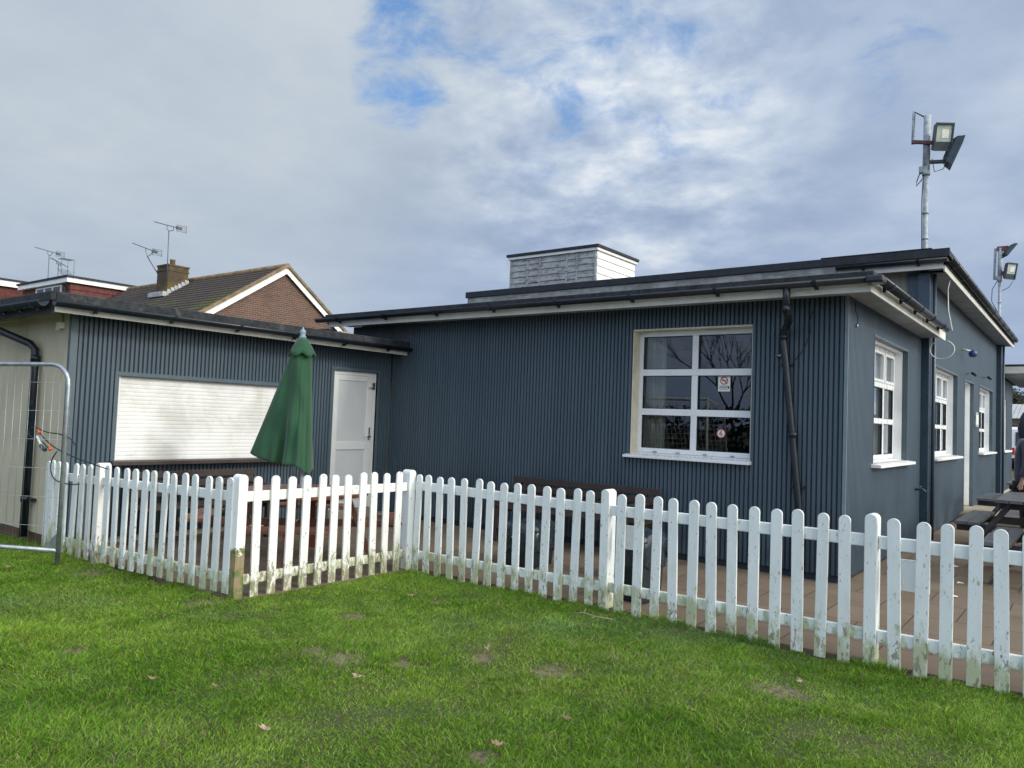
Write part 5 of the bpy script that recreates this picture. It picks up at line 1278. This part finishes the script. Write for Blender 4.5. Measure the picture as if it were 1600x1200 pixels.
aerial('lower television aerial with a wide grid reflector behind the dormer roof', (-42.95, 17.0, 7.2), (-43.05, 17.0, 8.72), (-44.05, 17.0, 9.12), (-41.9, 17.0, 8.42), pan=False, reflector=True)

# ------------------------------------------------------------------ right edge: person, van, far building, trees
def skin_obj(name, verts, edges, mat_, parent, root=0, sub=2):
    me = bpy.data.meshes.new(name); me.from_pydata([v[:3] for v in verts], edges, []); me.materials.append(M[mat_])
    o = bpy.data.objects.new(name, me); C.objects.link(o); o.parent = parent
    md = o.modifiers.new('skin', 'SKIN'); sv = me.skin_vertices[0].data
    for i, v in enumerate(verts): r_ = v[3]; sv[i].radius = r_ if hasattr(r_, '__len__') else (r_, r_)
    sv[root].use_root = True; md.use_smooth_shade = True
    s_ = o.modifiers.new('sub', 'SUBSURF'); s_.levels = sub; s_.render_levels = sub
    return o
pr = thing('person', 'person in dark hood and slate puffer jacket standing at the right edge', 'person', (-0.79, 13.25, 0), None, R(97))
body = [(0, 0, 0.95, (0.15, 0.11)), (0, 0, 1.15, (0.14, 0.10)), (0, 0, 1.38, (0.17, 0.11)), (0, 0, 1.50, 0.07), (0, 0.01, 1.60, 0.055), (0, 0.02, 1.70, (0.08, 0.10)), (0, 0.02, 1.80, 0.07),
        (-0.19, 0, 1.42, 0.06), (-0.27, 0.0, 1.14, 0.045), (-0.27, 0.07, 0.90, 0.034), (-0.26, 0.09, 0.86, 0.03), (0.19, 0, 1.42, 0.06), (0.27, 0.0, 1.14, 0.045), (0.27, 0.07, 0.90, 0.034), (0.26, 0.09, 0.86, 0.03),
        (-0.10, 0, 0.86, 0.09), (-0.11, 0.01, 0.48, 0.06), (-0.11, 0, 0.09, 0.042), (-0.11, 0.15, 0.035, 0.035), (0.10, 0, 0.86, 0.09), (0.11, 0.01, 0.48, 0.06), (0.11, 0, 0.09, 0.042), (0.11, 0.15, 0.035, 0.035),
        (0, 0.115, 1.68, 0.018)]
edg = [(0, 1), (1, 2), (2, 3), (3, 4), (4, 5), (5, 6), (2, 7), (7, 8), (8, 9), (9, 10), (2, 11), (11, 12), (12, 13), (13, 14), (0, 15), (15, 16), (16, 17), (17, 18), (0, 19), (19, 20), (20, 21), (21, 22), (5, 23)]
# five fingers on each hand
for hi_, sx in ((10, -1), (14, 1)):
    for f in range(5):
        b0 = len(body); ox = sx * (-0.02 + 0.012 * f); body.append((body[hi_][0] + ox * 0.4, 0.07 + 0.014 * f, 0.81 + 0.010 * (f == 4), 0.010)); body.append((body[hi_][0] + ox * 0.2 - sx * 0.015, 0.075 + 0.014 * f, 0.77 + 0.006 * abs(f - 2) + 0.02 * (f == 4), 0.008))
        edg += [(hi_, b0), (b0, b0 + 1)]
skin_obj('body', body, edg, 'skin', pr)
coat = [(0, 0, 0.80, (0.20, 0.17)), (0, 0, 1.0, (0.21, 0.17)), (0, 0, 1.2, (0.22, 0.17)), (0, 0, 1.40, (0.22, 0.16)), (0, 0, 1.50, 0.11), (-0.24, 0, 1.42, 0.10), (-0.31, -0.01, 1.24, 0.09), (-0.32, 0.0, 1.10, 0.085), (-0.28, 0.06, 0.95, 0.065),
        (0.24, 0, 1.42, 0.10), (0.31, -0.01, 1.24, 0.09), (0.32, 0.0, 1.10, 0.085), (0.28, 0.06, 0.95, 0.065)]
skin_obj('puffer_jacket', coat, [(0, 1), (1, 2), (2, 3), (3, 4), (3, 5), (5, 6), (6, 7), (7, 8), (3, 9), (9, 10), (10, 11), (11, 12)], 'puffer', pr)
skin_obj('trousers', [(0, 0, 0.90, (0.17, 0.13)), (-0.10, 0, 0.80, 0.105), (-0.11, 0.01, 0.48, 0.085), (-0.11, 0, 0.12, 0.07), (0.10, 0, 0.80, 0.105), (0.11, 0.01, 0.48, 0.085), (0.11, 0, 0.12, 0.07)], [(0, 1), (1, 2), (2, 3), (0, 4), (4, 5), (5, 6)], 'trouser', pr)
hd = MB(); n = 28
for j in range(15):
    t_ = j / 14; z = 1.47 + 0.43 * t_; r = 0.14 * math.sin(PI * (0.18 + 0.80 * t_)) ** 0.6 + 0.012
    for i in range(n): a = 2 * PI * (0.14 + 0.72 * i / (n - 1)) + PI / 2; hd.v.append((r * 1.0 * math.cos(a), r * 1.15 * math.sin(a) + 0.0, z))
for j in range(14):
    for i in range(n - 1): hd.f.append((j * n + i, j * n + i + 1, (j + 1) * n + i + 1, (j + 1) * n + i)); hd.sm.append(True)
h_ = part('hood', hd, 'navy_cloth', pr, local=True, solid=False); s_ = h_.modifiers.new('t', 'SOLIDIFY'); s_.thickness = 0.02
skin_obj('beard', [(0, 0.09, 1.615, 0.05), (0, 0.10, 1.575, 0.04), (-0.05, 0.06, 1.63, 0.03), (0.05, 0.06, 1.63, 0.03)], [(0, 1), (0, 2), (0, 3)], 'hair', pr)
fc = MB()
for s in (-1, 1): fc.lathe([(0.001, -0.012), (0.010, -0.006), (0.012, 0), (0.010, 0.006), (0.001, 0.012)], (s * 0.034, 0.105, 1.715), 10)
part('eyes', fc, 'black_ink', pr, local=True)

vn = thing('parked_van', 'white van parked beyond the clubhouse with a red tail lamp showing', 'van', (-2.55, 46, 0))
vb = MB(); vb.prism([(44.0, 0.35), (44.0, 1.0), (44.15, 1.95), (44.5, 2.05), (47.5, 2.05), (48.4, 1.25), (49.2, 1.0), (49.3, 0.35)], 'X', -3.35, -1.55); part('body', vb, 'van_paint', vn, bevel=0.06)
part('rear_window', MB().prism([(44.00, 1.15), (43.98, 1.15), (44.10, 1.80), (44.12, 1.80)], 'X', -3.1, -1.8), 'dark_glass', vn)
for x in (-3.30, -1.78): part('tail_light', MB().box(x, x + 0.18, 43.95, 44.02, 0.72, 1.05), 'tail_red', vn, bevel=0.01)
for x in (-3.36, -1.74):
    for y in (44.9, 48.3): part('wheel', MB().tube([(x, y, 0.33), (x + 0.2, y, 0.33)], 0.33, 20), 'tyre', vn)
part('bumper', MB().box(-3.36, -1.54, 43.90, 44.05, 0.35, 0.55), 'black_pvc', vn, bevel=0.03)
fb = thing('far_shed', 'low tan building with a pale corrugated roof beyond the parked van', 'building', (0, 72, 0))
part('wall', MB().box(-7.5, 12, 70, 80, -0.1, 3.1), 'tan_wall', fb); 
cr_ = MB()
for i in range(65): x = -8 + i * 0.32; cr_.prism([(69.4, 3.05), (75, 4.3), (75, 4.24), (69.4, 2.99)], 'X', x, x + 0.29)
part('roof', cr_, 'grey_sheet', fb); part('window', MB().box(-5.3, -3.6, 69.93, 70.0, 1.3, 2.2), 'dark_glass', fb); part('window_band', MB().box(-6.5, -2.0, 69.9, 69.928, 2.3, 2.5), 'pilaster', fb)

def tree(label, x, y, h, kind='leafy', seed=1, group=None, name='tree', crown=(3.0, 3.0)):
    rr = random.Random(seed); t_ = thing(name, label, 'tree', (x, y, 0), group); mb = MB(); tips = []
    def br(p, d, l, r, dep):
        q = p + d * l; mid = p + d * l * 0.5 + Vector((rr.uniform(-1, 1), rr.uniform(-1, 1), rr.uniform(-.5, .5))) * l * 0.07
        mb.tube([tuple(p), tuple(mid), tuple(q)], [r, r * 0.85, r * 0.68], 5 if dep < 3 else 3, cap=False)
        if dep >= (4 if kind == 'leafy' else 6): tips.append(q); return
        for k in range(3 if dep < 4 else 2):
            a = rr.uniform(0.25, 0.75); ax = Vector((rr.uniform(-1, 1), rr.uniform(-1, 1), rr.uniform(-0.2, 0.2))).normalized()
            nd = (Matrix.Rotation(a, 3, ax) @ d); nd.z += 0.12; br(q, nd.normalized(), l * rr.uniform(0.62, 0.84), r * 0.62, dep + 1)
    br(Vector((0, 0, -0.1)), Vector((0, 0, 1)), h * 0.26, h * (0.022 if kind == 'leafy' else 0.013), 0)
    part('trunk', mb, 'bark', t_, local=True, solid=False)
    if kind == 'leafy':
        lf = MB()
        for q in tips:
            for k in range(26):
                c = q + Vector((rr.gauss(0, 1), rr.gauss(0, 1), rr.gauss(0, 0.8))) * h * 0.05; u = Vector((rr.gauss(0, 1), rr.gauss(0, 1), rr.gauss(0, 1))).normalized(); v = u.orthogonal().normalized(); s = h * 0.02
                lf.face([c - u * s, c + v * s * 0.6, c + u * s, c - v * s * 0.6])
        part('crown', lf, 'dark_leaf', t_, local=True, solid=False)
    return t_
tree('dark evergreen tree above the far building roof at the right edge', -8.9, 110, 9.5, 'leafy', 3)
tree('second dark evergreen farther right beyond the far building', -5.6, 112, 8.5, 'leafy', 5)
# what the windows mirror: a football goal and bare trees behind the photographer
gl_ = thing('football_goal', 'white portable football goal with a sagging net on the pitch', 'goal', (-9.7, -2.2, 0))
gm = MB(); gx0, gx1, gy = -11.6, -7.75, -1.8
gm.tube([(gx0, gy, -0.02), (gx0, gy, 2.2), (gx1, gy, 2.2), (gx1, gy, -0.02)], 0.05, 10); gm.tube([(gx0, gy, 2.2), (gx0 - 0.0, gy - 1.0, 2.0), (gx0, gy - 1.6, 0)], 0.02, 8); gm.tube([(gx1, gy, 2.2), (gx1, gy - 1.0, 2.0), (gx1, gy - 1.6, 0)], 0.02, 8)
part('frame', gm, 'white_bright', gl_)
nm = MB()
for i in range(31):
    x = gx0 + (gx1 - gx0) * i / 30; nm.tube([(x, gy, 2.2), (x, gy - 0.9, 1.95), (x, gy - 1.2, 1.2), (x, gy - 1.6, 0)], 0.009, 3, cap=False)
for k in range(16):
    t_ = k / 15; y = gy - 0.9 - 0.7 * t_; z = 1.95 * (1 - t_); nm.tube([(gx0, y, z), ((gx0 + gx1) / 2, y - 0.05, z - 0.05), (gx1, y, z)], 0.009, 3, cap=False)
part('net', nm, 'white_upvc', gl_)
for i in range(7):
    tree('bare winter tree number by the far side of the pitch behind the viewer'.replace('number ', ''), -17 + i * 4.6, -27 - 2 * (i % 3), 9 + 1.3 * (i % 3), 'bare', 20 + i % 3, 'bare trees across the pitch', 'bare_tree')
hg = MB(); rr = random.Random(4)
for k in range(5200):
    c = Vector((rr.uniform(-30, 22), -23 + rr.gauss(0, 0.5), rr.uniform(0, 2.6 + 0.7 * math.sin(k * 0.0)))); u = Vector((rr.gauss(0, 1), rr.gauss(0, 1), rr.gauss(0, 1))).normalized(); v = u.orthogonal().normalized(); s = 0.22
    hg.face([c - u * s, c + v * s * 0.6, c + u * s, c - v * s * 0.6])
tag(part('hedge', hg, 'dark_leaf', solid=False), 'dark hedge across the far side of the pitch', 'hedge')

# ------------------------------------------------------------------ fallen leaves and litter
def leaf_mesh(seed, s=0.045):
    rr = random.Random(seed); mb = MB(); n = 14; c = Vector((0, 0, 0.0)); pts = []
    for i in range(n):
        a = 2 * PI * i / n; r = s * (0.75 + 0.35 * math.cos(5 * a + seed) * 0.6 + rr.uniform(-0.12, 0.12)); x = r * math.cos(a) * 1.35; y = r * math.sin(a) * 0.8
        pts.append(Vector((x, y, 0.9 * abs(y) ** 1.1 * rr.uniform(0.6, 1.4) + 0.35 * x * x / s + rr.uniform(0, 0.004))))
    for i in range(n): j = (i + 1) % n; mb.face([c, pts[i], pts[j]], True)
    mb.tube([(s * 1.1, 0, 0.01), (s * 1.9, 0.006, 0.02)], 0.0015, 5)
    return mb
LV = [(-3.52, 4.21, 0.9, 1, 'leaf_pale', 'orange-tan leaf standing upright in the grass below the middle of the long fence'),
      (-3.11, 3.93, 1.2, 2, 'leaf_pale', 'large pale curled leaf beside the bare earth patch right of centre'),
      (-3.73, 3.78, 0.9, 3, 'leaf_pale', 'small pale leaf left of the upright orange one'),
      (-3.31, 2.99, 0.9, 4, 'leaf_pale', 'pale leaf in mid-lawn between the centre bare patches and the bottom'),
      (-3.47, 2.65, 0.6, 5, 'leaf', 'small tan leaf low on the lawn left of centre'),
      (-3.07, 2.22, 1.0, 6, 'leaf_pale', 'crumpled pale leaf near the bottom of the lawn, left of centre'),
      (-3.74, 2.38, 0.6, 7, 'leaf', 'dark brown leaf low in the lawn below the left corner post'),
      (-7.68, 2.78, 1.2, 8, 'leaf', 'broad brown leaf at the left edge below the steel mesh panel'),
      (-4.08, 2.21, 0.7, 9, 'leaf', 'reddish leaf near the bottom left of the lawn'),
      (-1.66, 3.83, 0.6, 10, 'leaf_pale', 'small pale leaf at the lower right of the lawn'),
      (-2.17, 2.82, 1.0, 11, 'leaf', 'crumpled brown leaf at the bottom edge right of centre'),
      (-1.38, 4.70, 1.0, 12, 'leaf_pale', 'pale leaf on the rightmost bare patch in front of the fence'),
      (-4.48, 4.59, 0.8, 13, 'leaf', 'brown leaf just below the domed junction post of the fence'),
      (-5.21, 2.90, 0.8, 14, 'leaf', 'dull brown leaf on the lawn in front of the left picket run'),
      (-2.10, 3.30, 0.6, 15, 'leaf', 'tiny brown leaf in the grass at the lower right of centre')]
for i, (x, y, s, sd_, m_, lb) in enumerate(LV):
    o = part('fallen_leaf', leaf_mesh(sd_, 0.022 * s + 0.006), m_, local=True, solid=False); tag(o, lb, 'leaf', 'fallen leaves on the lawn')
    o.location = (x, y, 0.018 + (0.02 if i == 0 else 0)); o.rotation_euler = (random.uniform(-.4, .4) + (1.2 if i == 0 else 0), random.uniform(-.4, .4), random.uniform(0, 6))
tw = MB(); tw.tube([(-3.20, 5.05, 0.03), (-3.12, 5.10, 0.04), (-3.02, 5.10, 0.03), (-2.90, 5.16, 0.02)], 0.004, 5); tw.tube([(-3.12, 5.10, 0.04), (-3.14, 5.16, 0.06)], 0.003, 5); tw.tube([(-3.02, 5.10, 0.03), (-3.0, 5.02, 0.04)], 0.003, 5)
tag(part('twig', tw, 'leaf_pale'), 'pale dry twig lying in the grass below the middle fence post', 'twig')
lt = MB(); lt.tube([(-5.60, 3.72, 0.04), (-5.52, 3.70, 0.05)], 0.033, 12); tag(part('crushed_can', lt, 'metal'), 'crushed drinks can on the ground behind the rotting corner post', 'can')
for k, (x, y, lb) in enumerate(((-1.05, 8.3, 'small paper scrap on the paving nearest the long fence'), (-1.28, 10.2, 'white wrapper on the paving by the near picnic seat'), (-1.10, 9.1, 'cream paper litter on the paving between fence and picnic tables'))):
    p_ = MB(); p_.face([(x - 0.03, y - 0.04, 0.004), (x + 0.03, y - 0.03, 0.008), (x + 0.02, y + 0.05, 0.004), (x - 0.03, y + 0.04, 0.010)]); tag(part('paper_scrap', p_, 'paper', solid=False), lb, 'litter', 'litter on the paving')
